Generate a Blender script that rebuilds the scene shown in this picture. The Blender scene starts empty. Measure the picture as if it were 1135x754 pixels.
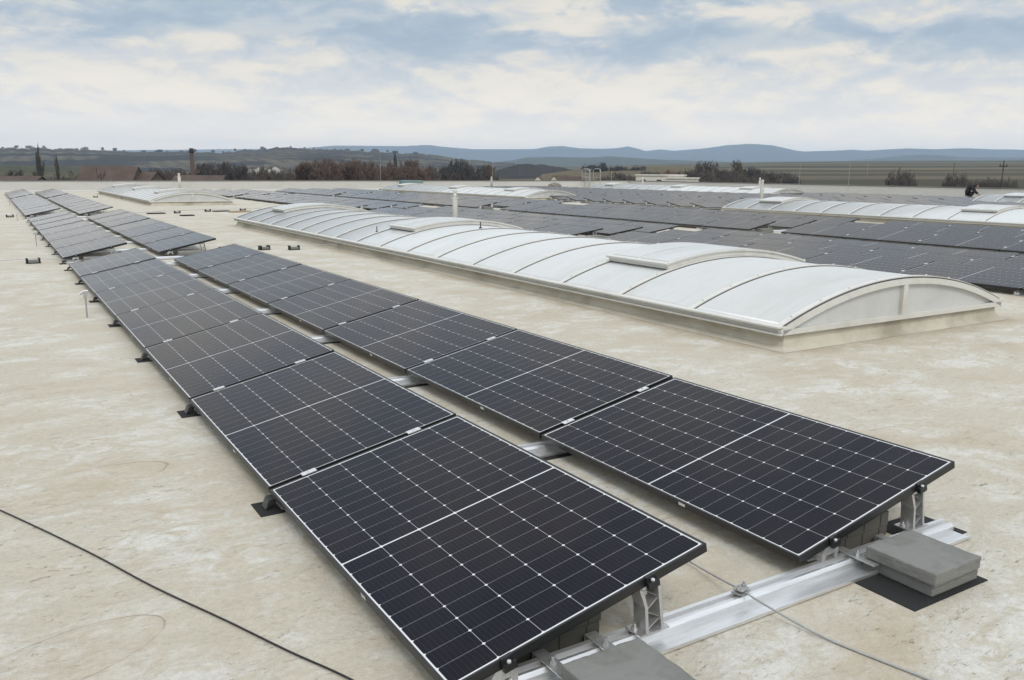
import bpy, bmesh, math, random
from mathutils import Vector, Matrix, noise
PI = math.pi
random.seed(7)
scene = bpy.context.scene
COL = scene.collection

# ------------------------------------------------------------------ camera
F_PX, CX, CY = 940.14, 567.5, 377.0
CAM = Vector((-0.9672, -1.8978, 1.5148))
FWD = Vector((0.51331439, 0.83561147, -0.19560624))
RGT = Vector((0.85275914, -0.52226032, 0.00678315))
UPV = Vector((0.0964893, 0.1702869, 0.98065906))
cam_d = bpy.data.cameras.new('camera')
cam = bpy.data.objects.new('camera', cam_d); COL.objects.link(cam)
cam_d.sensor_width = 36.0; cam_d.lens = 36.0 * F_PX / 1135.0
cam_d.clip_start = 0.05; cam_d.clip_end = 60000
M = Matrix((RGT, UPV, -FWD)).transposed().to_4x4(); M.translation = CAM
cam.matrix_world = M
scene.camera = cam

# ------------------------------------------------------------------ world
SUN_EL, SUN_AZ = math.radians(50), math.radians(195)   # azimuth clockwise from +Y
world = bpy.data.worlds.new('World'); scene.world = world
world.use_nodes = True
wt = world.node_tree; wt.nodes.clear()
def wn(t, **k):
    n = wt.nodes.new(t)
    for a, b in k.items(): setattr(n, a, b)
    return n
def wlink(a, b): wt.links.new(a, b)
def wmath(op, a, b=None, c=None, clamp=False):
    n = wn('ShaderNodeMath', operation=op); n.use_clamp = clamp
    for i, q in enumerate((a, b, c)):
        if q is None: continue
        if isinstance(q, (int, float)): n.inputs[i].default_value = q
        else: wlink(q, n.inputs[i])
    return n.outputs[0]
def wramp(fac, stops):
    n = wn('ShaderNodeValToRGB'); cr = n.color_ramp
    while len(cr.elements) > 1: cr.elements.remove(cr.elements[-1])
    for i, (p, c) in enumerate(stops):
        e = cr.elements[0] if i == 0 else cr.elements.new(p)
        e.position = p; e.color = (*c, 1) if len(c) == 3 else c
    wlink(fac, n.inputs[0]); return n.outputs[0]
def wmix(f, a, b):
    n = wn('ShaderNodeMix', data_type='RGBA')
    if isinstance(f, (int, float)): n.inputs[0].default_value = f
    else: wlink(f, n.inputs[0])
    for s, q in ((n.inputs[6], a), (n.inputs[7], b)):
        if isinstance(q, tuple): s.default_value = (*q, 1)
        else: wlink(q, s)
    return n.outputs[2]
sky = wn('ShaderNodeTexSky', sky_type='NISHITA', sun_disc=False)
sky.sun_elevation = SUN_EL; sky.sun_rotation = SUN_AZ
sky.air_density = 1.2; sky.dust_density = 2.0
tc = wn('ShaderNodeTexCoord')
sep = wn('ShaderNodeSeparateXYZ'); wlink(tc.outputs['Generated'], sep.inputs[0])
zz = wmath('MAXIMUM', sep.outputs[2], 0.0)
comb = wn('ShaderNodeVectorMath', operation='MULTIPLY'); wlink(tc.outputs['Generated'], comb.inputs[0])
comb.inputs[1].default_value = (1.0, 1.0, 2.7)
def wnoise(scale, detail, rough, off=0.0, dist=0.0, lift=0.0):
    mp = wn('ShaderNodeVectorMath', operation='ADD'); wlink(comb.outputs[0], mp.inputs[0])
    mp.inputs[1].default_value = (off, off * .7, off * .3 + lift)
    n = wn('ShaderNodeTexNoise'); wlink(mp.outputs[0], n.inputs['Vector'])
    n.inputs['Scale'].default_value = scale; n.inputs['Detail'].default_value = detail
    n.inputs['Roughness'].default_value = rough; n.inputs['Distortion'].default_value = dist
    return n.outputs[0]
big = wnoise(2.6, 5, 0.55, 2.3, 0.2)
mid = wnoise(5.2, 8, 0.56, 11.0, 0.35); mid_up = wnoise(5.2, 8, 0.56, 11.0, 0.35, 0.055)
fine = wnoise(15.0, 8, 0.60, 5.1, 0.5); fine_up = wnoise(15.0, 8, 0.60, 5.1, 0.5, 0.022)
dens = wmath('ADD', wmath('MULTIPLY', mid, 0.60), wmath('MULTIPLY', fine, 0.40))
lit = wmath('ADD', wmath('MULTIPLY', wmath('SUBTRACT', mid, mid_up), 1.0), wmath('MULTIPLY', wmath('SUBTRACT', fine, fine_up), 0.45))   # sunlit tops, shaded flat bases
tone = wmath('ADD', wmath('ADD', dens, lit), 0.0)
body = wramp(tone, [(0.35, (4.55, 5.1, 5.65)), (0.45, (5.4, 5.65, 5.85)), (0.515, (5.95, 5.95, 5.8)), (0.57, (6.7, 6.45, 5.85)), (0.68, (7.5, 6.95, 6.0))])
# slate coloured banks of cloud high in the view, ragged by the noise
azi = wmath('ARCTAN2', sep.outputs[0], sep.outputs[1])
bank = None
for (px, py, rx, ry, am) in ((130, 8, 230, 34, 0.55), (300, 18, 190, 26, 0.9), (500, 46, 78, 24, 1.0), (690, 10, 260, 14, 0.35), (800, 44, 140, 21, 1.0), (1090, 45, 130, 17, 0.85)):
    d = (FWD + RGT * ((px - CX) / F_PX) - UPV * ((py - CY) / F_PX)).normalized()
    a0 = math.atan2(d.x, d.y)
    ea = wmath('DIVIDE', wmath('SUBTRACT', azi, a0), rx / F_PX); ee = wmath('DIVIDE', wmath('SUBTRACT', sep.outputs[2], d.z), ry / F_PX)
    r2 = wmath('ADD', wmath('MULTIPLY', ea, ea), wmath('MULTIPLY', ee, ee))
    g = wmath('MULTIPLY', wmath('POWER', 2.718, wmath('MULTIPLY', r2, -0.9)), am)
    bank = g if bank is None else wmath('MAXIMUM', bank, g)
edge = wmath('ADD', bank, wmath('MULTIPLY', wmath('SUBTRACT', dens, 0.5), -2.7))
dkm = wmath('MULTIPLY', wramp(edge, [(0.24, (0, 0, 0)), (0.46, (0.75,) * 3), (0.9, (1, 1, 1))]), wramp(bank, [(0.05, (0, 0, 0)), (0.25, (1, 1, 1))]))
slate = wramp(tone, [(0.34, (3.2, 4.0, 4.85)), (0.50, (3.75, 4.5, 5.2)), (0.66, (4.6, 5.15, 5.6))])
cloud = wmix(wmath('MULTIPLY', dkm, 0.92), body, slate)
gap = wmath('MULTIPLY', wramp(big, [(0.30, (1, 1, 1)), (0.40, (0, 0, 0))]), wramp(zz, [(0.2, (0, 0, 0)), (0.3, (1, 1, 1))]))
cloud = wmix(wmath('MULTIPLY', gap, 0.5), cloud, sky.outputs[0])
veil = wramp(zz, [(0.0, (1, 1, 1)), (0.03, (0.92,) * 3), (0.06, (0.45,) * 3), (0.10, (0.14,) * 3), (0.14, (0.0,) * 3)])
cloud = wmix(wmath('MULTIPLY', veil, 0.75), cloud, (17.0, 14.3, 11.0))
over = wramp(zz, [(0.20, (1, 1, 1)), (0.32, (1.06, 1.10, 1.16)), (0.7, (1.42, 1.53, 1.68))])
mul2 = wn('ShaderNodeMix', data_type='RGBA', blend_type='MULTIPLY'); mul2.inputs[0].default_value = 1
mul2.clamp_result = False
wlink(cloud, mul2.inputs[6]); wlink(over, mul2.inputs[7])
bg = wn('ShaderNodeBackground'); bg.inputs[1].default_value = 0.10
wlink(mul2.outputs[2], bg.inputs[0])
wo = wn('ShaderNodeOutputWorld'); wlink(bg.outputs[0], wo.inputs[0])

sd = bpy.data.lights.new('sun', 'SUN'); so = bpy.data.objects.new('sun', sd); COL.objects.link(so)
sd.energy = 1.3; sd.angle = math.radians(22); sd.color = (1.0, 0.95, 0.87)
sv = Vector((math.sin(SUN_AZ) * math.cos(SUN_EL), math.cos(SUN_AZ) * math.cos(SUN_EL), math.sin(SUN_EL)))
so.rotation_euler = sv.to_track_quat('Z', 'Y').to_euler(); so.location = (0, 0, 60)

vs = scene.view_settings
scene.display_settings.display_device = 'sRGB'
vs.view_transform = 'Standard'; vs.look = 'None'; vs.gamma = 1; vs.exposure = 0.27; vs.use_curve_mapping = False
scene.render.engine = 'CYCLES'
scene.cycles.volume_bounces = 2
scene.cycles.max_bounces = 8

# ------------------------------------------------------------------ helpers
def ray(x, y):
    return FWD + RGT * ((x - CX) / F_PX) - UPV * ((y - CY) / F_PX)
def at_z(x, y, z=0.0):
    d = ray(x, y); return CAM + d * ((z - CAM.z) / d.z)
def at_x(x, y, X):
    d = ray(x, y); return CAM + d * ((X - CAM.x) / d.x)
def at_y(x, y, Y):
    d = ray(x, y); return CAM + d * ((Y - CAM.y) / d.y)
def at_r(x, y, r):
    d = ray(x, y); return CAM + d * (r / math.hypot(d.x, d.y))

def tag(o, label=None, cat=None, group=None, kind=None):
    if label: o['label'] = label
    if cat: o['category'] = cat
    if group: o['group'] = group
    if kind or label: o['kind'] = kind or 'thing'
    return o
def empty(name, loc, rz=0.0):
    o = bpy.data.objects.new(name, None); COL.objects.link(o)
    o.location = loc; o.rotation_euler = (0, 0, rz); o.empty_display_size = 0.2
    return o
KIDS = {}
def link_child(o, parent):
    COL.objects.link(o)
    if parent is not None:
        o.parent = parent; KIDS.setdefault(parent.name, []).append(o)
def copy_tree(o, parent=None):
    c = o.copy()
    link_child(c, parent)
    for ch in KIDS.get(o.name, []): copy_tree(ch, c)
    return c

class MB:
    def __init__(s): s.v = []; s.f = []; s.m = []; s.uv = {}
    def quad(s, pts, mi=0, uv=None):
        b = len(s.v); s.v += [tuple(p) for p in pts]
        s.f.append(tuple(range(b, b + len(pts)))); s.m.append(mi)
        if uv: s.uv[len(s.f) - 1] = uv
    def box(s, x0, x1, y0, y1, z0, z1, mi=0, T=None):
        P = [(x0, y0, z0), (x1, y0, z0), (x1, y1, z0), (x0, y1, z0), (x0, y0, z1), (x1, y0, z1), (x1, y1, z1), (x0, y1, z1)]
        if T: P = [T(*p) for p in P]
        b = len(s.v); s.v += P
        for q in ((0, 3, 2, 1), (4, 5, 6, 7), (0, 1, 5, 4), (1, 2, 6, 5), (2, 3, 7, 6), (3, 0, 4, 7)):
            s.f.append(tuple(b + i for i in q)); s.m.append(mi)
    def prism(s, prof, axis, a, c, mi=0, T=None):
        # closed profile (list of 2d points) swept along an axis from a to c
        n = len(prof); b = len(s.v)
        for t in (a, c):
            for p, q in prof:
                P = {'y': (p, t, q), 'x': (t, p, q), 'z': (p, q, t)}[axis]
                s.v.append(T(*P) if T else P)
        for i in range(n):
            j = (i + 1) % n
            s.f.append((b + i, b + j, b + n + j, b + n + i)); s.m.append(mi)
        s.f.append(tuple(b + i for i in range(n))[::-1]); s.m.append(mi)
        s.f.append(tuple(b + n + i for i in range(n))); s.m.append(mi)
    def tube(s, pts, rad, n=6, mi=0, cap=True):
        pts = [Vector(p) for p in pts]
        rs = rad if isinstance(rad, (list, tuple)) else [rad] * len(pts)
        b = len(s.v); up = None
        for i, p in enumerate(pts):
            d = (pts[min(i + 1, len(pts) - 1)] - pts[max(i - 1, 0)])
            d = d.normalized() if d.length > 1e-9 else Vector((0, 0, 1))
            if up is None:
                up = d.orthogonal().normalized()
            else:
                up = (up - d * up.dot(d)); up = up.normalized() if up.length > 1e-6 else d.orthogonal().normalized()
            w = d.cross(up)
            for k in range(n):
                a = 2 * PI * k / n
                s.v.append(tuple(p + (up * math.cos(a) + w * math.sin(a)) * rs[i]))
        for i in range(len(pts) - 1):
            for k in range(n):
                k2 = (k + 1) % n
                s.f.append((b + i * n + k, b + i * n + k2, b + (i + 1) * n + k2, b + (i + 1) * n + k)); s.m.append(mi)
        if cap:
            s.f.append(tuple(b + k for k in range(n))[::-1]); s.m.append(mi)
            e = b + (len(pts) - 1) * n
            s.f.append(tuple(e + k for k in range(n))); s.m.append(mi)
    def lathe(s, prof, n=16, mi=0, c=(0, 0, 0)):
        b = len(s.v)
        for r, z in prof:
            for k in range(n):
                a = 2 * PI * k / n
                s.v.append((c[0] + r * math.cos(a), c[1] + r * math.sin(a), c[2] + z))
        for i in range(len(prof) - 1):
            for k in range(n):
                k2 = (k + 1) % n
                s.f.append((b + i * n + k, b + i * n + k2, b + (i + 1) * n + k2, b + (i + 1) * n + k)); s.m.append(mi)
        s.f.append(tuple(b + k for k in range(n))[::-1]); s.m.append(mi)
        e = b + (len(prof) - 1) * n
        s.f.append(tuple(e + k for k in range(n))); s.m.append(mi)
    def build(s, name, mats, parent=None, smooth=False, bevel=0.0, loc=None):
        me = bpy.data.meshes.new(name); me.from_pydata(s.v, [], s.f)
        if not isinstance(mats, (list, tuple)): mats = [mats]
        for m in mats: me.materials.append(m)
        if len(mats) > 1: me.polygons.foreach_set('material_index', s.m)
        if s.uv:
            uvl = me.uv_layers.new(name='UVMap')
            for p in me.polygons:
                u = s.uv.get(p.index)
                if u:
                    for li, c in zip(p.loop_indices, u): uvl.data[li].uv = c
        if bevel > 0:
            bm = bmesh.new(); bm.from_mesh(me)
            bmesh.ops.remove_doubles(bm, verts=bm.verts, dist=1e-5)
            eds = [e for e in bm.edges if len(e.link_faces) == 2 and e.calc_face_angle(0) > 0.6]
            bmesh.ops.bevel(bm, geom=eds, offset=bevel, segments=2, affect='EDGES', profile=0.6, clamp_overlap=True)
            bm.to_mesh(me); bm.free()
        if smooth: me.polygons.foreach_set('use_smooth', [True] * len(me.polygons))
        me.update()
        o = bpy.data.objects.new(name, me); link_child(o, parent)
        if loc is not None: o.location = loc
        return o

# ------------------------------------------------------------------ materials
def mat(name, col, rough=0.6, metal=0.0, var=0.0, vscale=8.0, bump=0.0, bscale=30.0, spec=None, stretch=(1, 1, 1)):
    m = bpy.data.materials.new(name); m.use_nodes = True
    nt = m.node_tree; b = nt.nodes['Principled BSDF']
    b.inputs['Base Color'].default_value = (*col, 1); b.inputs['Roughness'].default_value = rough
    b.inputs['Metallic'].default_value = metal
    if spec is not None: b.inputs['Specular IOR Level'].default_value = spec
    if var > 0 or bump > 0:
        t = nt.nodes.new('ShaderNodeTexCoord'); mp = nt.nodes.new('ShaderNodeMapping')
        mp.inputs['Scale'].default_value = stretch
        nt.links.new(t.outputs['Object'], mp.inputs[0])
    if var > 0:
        n = nt.nodes.new('ShaderNodeTexNoise'); n.inputs['Scale'].default_value = vscale; n.inputs['Detail'].default_value = 6
        n.inputs['Roughness'].default_value = 0.6
        nt.links.new(mp.outputs[0], n.inputs['Vector'])
        r = nt.nodes.new('ShaderNodeValToRGB')
        r.color_ramp.elements[0].position = 0.3; r.color_ramp.elements[1].position = 0.7
        r.color_ramp.elements[0].color = (*[c * (1 - var) for c in col], 1)
        r.color_ramp.elements[1].color = (*[min(1, c * (1 + var)) for c in col], 1)
        nt.links.new(n.outputs[0], r.inputs[0]); nt.links.new(r.outputs[0], b.inputs['Base Color'])
    if bump > 0:
        n2 = nt.nodes.new('ShaderNodeTexNoise'); n2.inputs['Scale'].default_value = bscale; n2.inputs['Detail'].default_value = 5
        nt.links.new(mp.outputs[0], n2.inputs['Vector'])
        bp = nt.nodes.new('ShaderNodeBump'); bp.inputs['Strength'].default_value = bump; bp.inputs['Distance'].default_value = 0.01
        nt.links.new(n2.outputs[0], bp.inputs['Height']); nt.links.new(bp.outputs[0], b.inputs['Normal'])
    return m

class NT:
    def __init__(s, name):
        s.m = bpy.data.materials.new(name); s.m.use_nodes = True; s.t = s.m.node_tree
        s.b = s.t.nodes['Principled BSDF']
    def n(s, t, **k):
        q = s.t.nodes.new(t)
        for a, b in k.items(): setattr(q, a, b)
        return q
    def l(s, a, b): s.t.links.new(a, b)
    def math(s, op, *a, clamp=False):
        q = s.n('ShaderNodeMath', operation=op); q.use_clamp = clamp
        for i, x in enumerate(a):
            if isinstance(x, (int, float)): q.inputs[i].default_value = x
            else: s.l(x, q.inputs[i])
        return q.outputs[0]
    def ramp(s, f, stops):
        q = s.n('ShaderNodeValToRGB'); cr = q.color_ramp
        while len(cr.elements) > 1: cr.elements.remove(cr.elements[-1])
        for i, (p, c) in enumerate(stops):
            e = cr.elements[0] if i == 0 else cr.elements.new(p)
            e.position = p; e.color = (c, c, c, 1) if isinstance(c, (int, float)) else (*c, 1)
        s.l(f, q.inputs[0]); return q.outputs[0]
    def mix(s, f, a, b, blend='MIX'):
        q = s.n('ShaderNodeMix', data_type='RGBA', blend_type=blend)
        for so, x in ((q.inputs[0], f), (q.inputs[6], a), (q.inputs[7], b)):
            if isinstance(x, tuple): so.default_value = (*x, 1)
            elif isinstance(x, (int, float)): so.default_value = x
            else: s.l(x, so)
        return q.outputs[2]
    def coords(s, scale=(1, 1, 1), rot=(0, 0, 0), kind='Object'):
        t = s.n('ShaderNodeTexCoord'); mp = s.n('ShaderNodeMapping')
        mp.inputs['Scale'].default_value = scale; mp.inputs['Rotation'].default_value = rot
        s.l(t.outputs[kind], mp.inputs[0]); return mp.outputs[0]
    def noise(s, vec, scale, detail=5, rough=0.55, dist=0.0):
        q = s.n('ShaderNodeTexNoise'); s.l(vec, q.inputs['Vector'])
        q.inputs['Scale'].default_value = scale; q.inputs['Detail'].default_value = detail
        q.inputs['Roughness'].default_value = rough; q.inputs['Distortion'].default_value = dist
        return q.outputs[0]

PW, PL, PITCH = 0.983, 1.755, 1.777     # panel width, length, spacing along a row
def cell_material():
    N = NT('solar_cells')
    uv = N.n('ShaderNodeUVMap'); uv.uv_map = 'UVMap'
    sp = N.n('ShaderNodeSeparateXYZ'); N.l(uv.outputs[0], sp.inputs[0])
    u, v = sp.outputs[0], sp.outputs[1]
    mu, mv, cg = 0.0150, 0.0165, 0.0070
    pu = (PW - 2 * mu) / 6.0; pv = (PL - 2 * mv - cg) / 20.0
    uu = N.math('DIVIDE', N.math('SUBTRACT', u, mu), pu)
    fu = N.math('FRACT', uu)
    du = N.math('MULTIPLY', N.math('MINIMUM', fu, N.math('SUBTRACT', 1.0, fu)), pu)
    va = N.math('SUBTRACT', N.math('ABSOLUTE', N.math('SUBTRACT', v, PL / 2)), cg / 2)
    fv = N.math('FRACT', N.math('DIVIDE', va, pv))
    dv = N.math('MULTIPLY', N.math('MINIMUM', fv, N.math('SUBTRACT', 1.0, fv)), pv)
    l1 = N.math('MULTIPLY', N.math('LESS_THAN', du, 0.0008), 0.62)
    l2 = N.math('MULTIPLY', N.math('LESS_THAN', dv, 0.0006), 0.42)
    dia = N.math('LESS_THAN', N.math('ADD', du, dv), 0.0066)
    cen = N.math('LESS_THAN', va, 0.0)
    e1 = N.math('LESS_THAN', uu, 0.0); e2 = N.math('GREATER_THAN', uu, 6.0)
    e3 = N.math('GREATER_THAN', va, 20 * pv / 2)
    w = l1
    for q in (l2, dia, cen, e1, e2, e3): w = N.math('MAXIMUM', w, q)
    # thin wires along the length of the module
    fb = N.math('FRACT', N.math('ADD', N.math('MULTIPLY', fu, 9.0), 0.5))
    bus = N.math('LESS_THAN', N.math('ABSOLUTE', N.math('SUBTRACT', fb, 0.5)), 0.045)
    info = N.n('ShaderNodeObjectInfo')
    tone = N.ramp(info.outputs['Random'], [(0, (0.0036, 0.0032, 0.0100)), (1, (0.0062, 0.0048, 0.0105))])
    obj = N.coords((1, 1, 1)); ns = N.noise(obj, 5, 3)
    tone = N.mix(0.5, tone, N.ramp(ns, [(0.3, (0.0028, 0.0032, 0.010)), (0.7, (0.0065, 0.0054, 0.008))]))
    cell = N.mix(N.math('MULTIPLY', bus, 0.45), tone, (0.035, 0.035, 0.042))
    col = N.mix(w, cell, (0.66, 0.66, 0.67))
    # thin dust film
    dn = N.noise(N.coords((1, 1, 1), kind='Object'), 2.3, 6, 0.7)
    dust = N.ramp(dn, [(0.35, 0.0), (0.75, 0.012)])
    col = N.mix(dust, col, (0.5, 0.47, 0.42))
    N.l(col, N.b.inputs['Base Color'])
    N.l(N.ramp(dn, [(0.3, 0.07), (0.7, 0.14)]), N.b.inputs['Roughness'])
    N.b.inputs['IOR'].default_value = 1.19
    N.b.inputs['Sheen Weight'].default_value = 0.22; N.b.inputs['Sheen Roughness'].default_value = 0.22   # dusty sheen added to stand in for low sky reflected at grazing angles
    return N.m

def roof_material():
    N = NT('roof_membrane')
    c0 = N.coords((1, 1, 1)); cs = N.coords((0.80, 1.12, 1.0), (0, 0, 0.30))
    big = N.noise(c0, 0.30, 5, 0.6); midn = N.noise(cs, 1.9, 9, 0.70, 0.5)
    scl = N.noise(cs, 7.5, 10, 0.72, 1.2); fin = N.noise(c0, 38, 7, 0.7); gr = N.noise(c0, 130, 4, 0.7)
    col = N.mix(N.ramp(big, [(0.32, 0.0), (0.68, 1.0)]), (0.515, 0.465, 0.375), (0.570, 0.535, 0.455))
    # pale limy bloom in ragged scaly patches
    patch = N.math('MULTIPLY', N.ramp(midn, [(0.45, 0.0), (0.58, 1.0)]), N.ramp(scl, [(0.43, 0.0), (0.53, 1.0)]))
    col = N.mix(N.math('MULTIPLY', patch, 0.68), col, (0.70, 0.70, 0.675))
    # tan silt where water stood
    sl = N.noise(cs, 1.3, 9, 0.70, 0.5)
    col = N.mix(N.math('MULTIPLY', N.ramp(sl, [(0.50, 0.0), (0.66, 1.0)]), 0.6), col, (0.455, 0.375, 0.27))
    # scuffed darker scales between the bloom
    dsc = N.math('MULTIPLY', N.ramp(N.noise(cs, 11, 9, 0.72, 1.6), [(0.56, 0.0), (0.68, 1.0)]), N.ramp(midn, [(0.40, 0.9), (0.62, 0.25)]))
    col = N.mix(N.math('MULTIPLY', dsc, 0.55), col, (0.34, 0.285, 0.205))
    # dark specks and short cracks
    sp = N.math('MULTIPLY', N.ramp(N.noise(N.coords((0.55, 1.5, 1), (0, 0, 0.2)), 24, 7, 0.75, 1.2), [(0.60, 0.0), (0.68, 1.0)]),
                N.ramp(N.noise(c0, 1.7, 6, 0.6), [(0.42, 0.0), (0.58, 1.0)]))
    col = N.mix(N.math('MULTIPLY', sp, 0.7), col, (0.16, 0.125, 0.085))
    col = N.mix(N.ramp(fin, [(0.34, 0.32), (0.58, 0.0)]), col, (0.34, 0.29, 0.21))
    col = N.mix(N.ramp(gr, [(0.35, 0.22), (0.6, 0.0)]), col, (0.26, 0.22, 0.16))
    # tide marks of two dried puddles
    sv_ = N.n('ShaderNodeSeparateXYZ'); N.l(c0, sv_.inputs[0])
    wobx = N.math('MULTIPLY', N.math('SUBTRACT', N.noise(c0, 2.2, 4, 0.6), 0.5), 0.30)
    for (px, py, ax, ay, rot) in PUDDLES:
        dx = N.math('SUBTRACT', sv_.outputs[0], px); dy = N.math('SUBTRACT', sv_.outputs[1], py)
        c_, s_ = math.cos(rot), math.sin(rot)
        u = N.math('DIVIDE', N.math('ADD', N.math('MULTIPLY', dx, c_), N.math('MULTIPLY', dy, s_)), ax)
        v = N.math('DIVIDE', N.math('SUBTRACT', N.math('MULTIPLY', dy, c_), N.math('MULTIPLY', dx, s_)), ay)
        r_ = N.math('ADD', N.math('SQRT', N.math('ADD', N.math('MULTIPLY', u, u), N.math('MULTIPLY', v, v))), wobx)
        rim = N.math('LESS_THAN', N.math('ABSOLUTE', N.math('SUBTRACT', r_, 1.0)), 0.009)
        ins = N.ramp(r_, [(0.80, 0.0), (0.995, 0.28), (1.0, 0.0)])
        col = N.mix(ins, col, (0.42, 0.34, 0.24))
        col = N.mix(N.math('MULTIPLY', rim, N.ramp(N.noise(c0, 3.0, 3), [(0.40, 0.05), (0.55, 0.75)])), col, (0.20, 0.155, 0.105))
    # silt ring washed up around the skylight upstands
    for (cx_, cy_, hx, hy) in ((6.465, 12.465, 1.635, 9.435), (6.495, 45.5, 1.635, 9.435)):
        ex = N.math('SUBTRACT', N.math('ABSOLUTE', N.math('SUBTRACT', sv_.outputs[0], cx_)), hx)
        ey = N.math('SUBTRACT', N.math('ABSOLUTE', N.math('SUBTRACT', sv_.outputs[1], cy_)), hy)
        dd = N.math('ADD', N.math('MAXIMUM', ex, ey), N.math('MULTIPLY', N.math('SUBTRACT', N.noise(c0, 1.6, 6, 0.65), 0.5), -0.9))
        col = N.mix(N.ramp(dd, [(0.0, 0.6), (0.16, 0.42), (0.34, 0.0)]), col, (0.36, 0.29, 0.20))
    # weld seams of the sheets along X
    wob = N.math('MULTIPLY', N.noise(c0, 0.6, 2), 0.05)
    fy = N.math('FRACT', N.math('ADD', N.math('DIVIDE', sv_.outputs[1], 1.6), wob))
    seam = N.math('LESS_THAN', N.math('ABSOLUTE', N.math('SUBTRACT', fy, 0.5)), 0.0022)
    seam = N.math('MULTIPLY', seam, N.ramp(N.noise(c0, 0.8, 3), [(0.42, 0.0), (0.62, 0.45)]))
    col = N.mix(seam, col, (0.33, 0.28, 0.2))
    N.l(col, N.b.inputs['Base Color'])
    N.l(N.ramp(midn, [(0.3, 0.6), (0.7, 0.85)]), N.b.inputs['Roughness'])
    N.b.inputs['Specular IOR Level'].default_value = 0.25
    h = N.math('ADD', N.math('MULTIPLY', scl, 1.3), N.math('MULTIPLY', fin, 0.22))
    h = N.math('ADD', h, N.math('MULTIPLY', sp, -0.5))
    h = N.math('ADD', h, N.math('MULTIPLY', midn, 2.0))
    bp = N.n('ShaderNodeBump'); bp.inputs['Strength'].default_value = 0.7; bp.inputs['Distance'].default_value = 0.014
    N.l(h, bp.inputs['Height']); N.l(bp.outputs[0], N.b.inputs['Normal'])
    return N.m
_pa, _pb = at_z(60, 735), at_z(40, 548)
PUDDLES = [(_pa.x, _pa.y, 0.36, 0.16, 0.35), (_pb.x, _pb.y, 0.62, 0.22, 0.25)]

def grime_mat(name, col, dirt, rough=0.6, s=1.6, metal=0.0, lo=0.5, hi=0.75, amt=0.7, stretch=(1, 1, 1)):
    N = NT(name); c = N.coords(stretch)
    n1 = N.noise(c, s, 7, 0.65, 0.4); n2 = N.noise(c, s * 9, 5, 0.6)
    f = N.math('MULTIPLY', N.ramp(n1, [(lo, 0.0), (hi, 1.0)]), amt)
    cc = N.mix(f, col, dirt)
    cc = N.mix(N.ramp(n2, [(0.3, 0.15), (0.7, 0.0)]), cc, tuple(x * 0.6 for x in col))
    N.l(cc, N.b.inputs['Base Color']); N.b.inputs['Roughness'].default_value = rough; N.b.inputs['Metallic'].default_value = metal
    bp = N.n('ShaderNodeBump'); bp.inputs['Strength'].default_value = 0.2; bp.inputs['Distance'].default_value = 0.01
    N.l(n1, bp.inputs['Height']); N.l(bp.outputs[0], N.b.inputs['Normal'])
    return N.m

def wood_hill(name, a, b, c, scale, vine=0.0, rot=0.3):
    N = NT(name); o = N.coords((1, 1, 1))
    n1 = N.noise(o, scale, 6, 0.62); n2 = N.noise(o, scale * 14, 6, 0.75)
    col = N.mix(N.ramp(n1, [(0.42, 0.0), (0.5, 1.0)]), a, b)
    vo = N.n('ShaderNodeTexVoronoi'); vo.inputs['Scale'].default_value = scale * 1.6; N.l(N.coords((1, 1.8, 1), (0, 0, rot)), vo.inputs['Vector'])
    fld = N.ramp(vo.outputs['Color'], [(0.50, 0.0), (0.56, 1.0)])
    col = N.mix(N.math('MULTIPLY', fld, 0.8), col, c)
    if vine > 0:
        w = N.n('ShaderNodeTexWave'); w.inputs['Scale'].default_value = vine; w.inputs['Distortion'].default_value = 1.5
        N.l(N.coords((1, 0.25, 1), (0, 0, rot)), w.inputs['Vector'])
        col = N.mix(N.math('MULTIPLY', N.math('MULTIPLY', w.outputs[0], fld), 0.5), col, tuple(x * 1.8 for x in c))
    col = N.mix(N.ramp(n2, [(0.38, 0.8), (0.58, 0.0)]), col, tuple(x * 0.35 for x in a))
    N.l(col, N.b.inputs['Base Color']); N.b.inputs['Roughness'].default_value = 0.95; N.b.inputs['Specular IOR Level'].default_value = 0.1
    return N.m

def field_material():
    N = NT('fields'); g = N.n('ShaderNodeNewGeometry'); o = g.outputs['Position']
    mp = N.n('ShaderNodeMapping'); mp.inputs['Rotation'].default_value = (0, 0, math.radians(57)); N.l(o, mp.inputs[0])
    sp = N.n('ShaderNodeSeparateXYZ'); N.l(mp.outputs[0], sp.inputs[0])
    wob = N.math('MULTIPLY', N.noise(o, 0.0016, 3), 160.0)
    t = N.math('DIVIDE', N.math('ADD', sp.outputs[1], wob), 96.0)
    cell = N.math('FLOOR', t)
    wn_ = N.n('ShaderNodeTexWhiteNoise', noise_dimensions='1D'); N.l(cell, wn_.inputs['W'])
    col = N.ramp(wn_.outputs[0], [(0.0, (0.038, 0.042, 0.020)), (0.3, (0.052, 0.046, 0.026)), (0.5, (0.045, 0.048, 0.022)), (0.60, (0.062, 0.052, 0.030)), (0.70, (0.17, 0.135, 0.085)), (0.85, (0.20, 0.165, 0.11)), (1, (0.035, 0.031, 0.022))])
    n = N.noise(o, 0.02, 6, 0.65)
    col = N.mix(N.ramp(n, [(0.35, 0.45), (0.65, 0.0)]), col, (0.05, 0.045, 0.03))
    N.l(col, N.b.inputs['Base Color']); N.b.inputs['Roughness'].default_value = 0.95; N.b.inputs['Specular IOR Level'].default_value = 0.1
    return N.m

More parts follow.
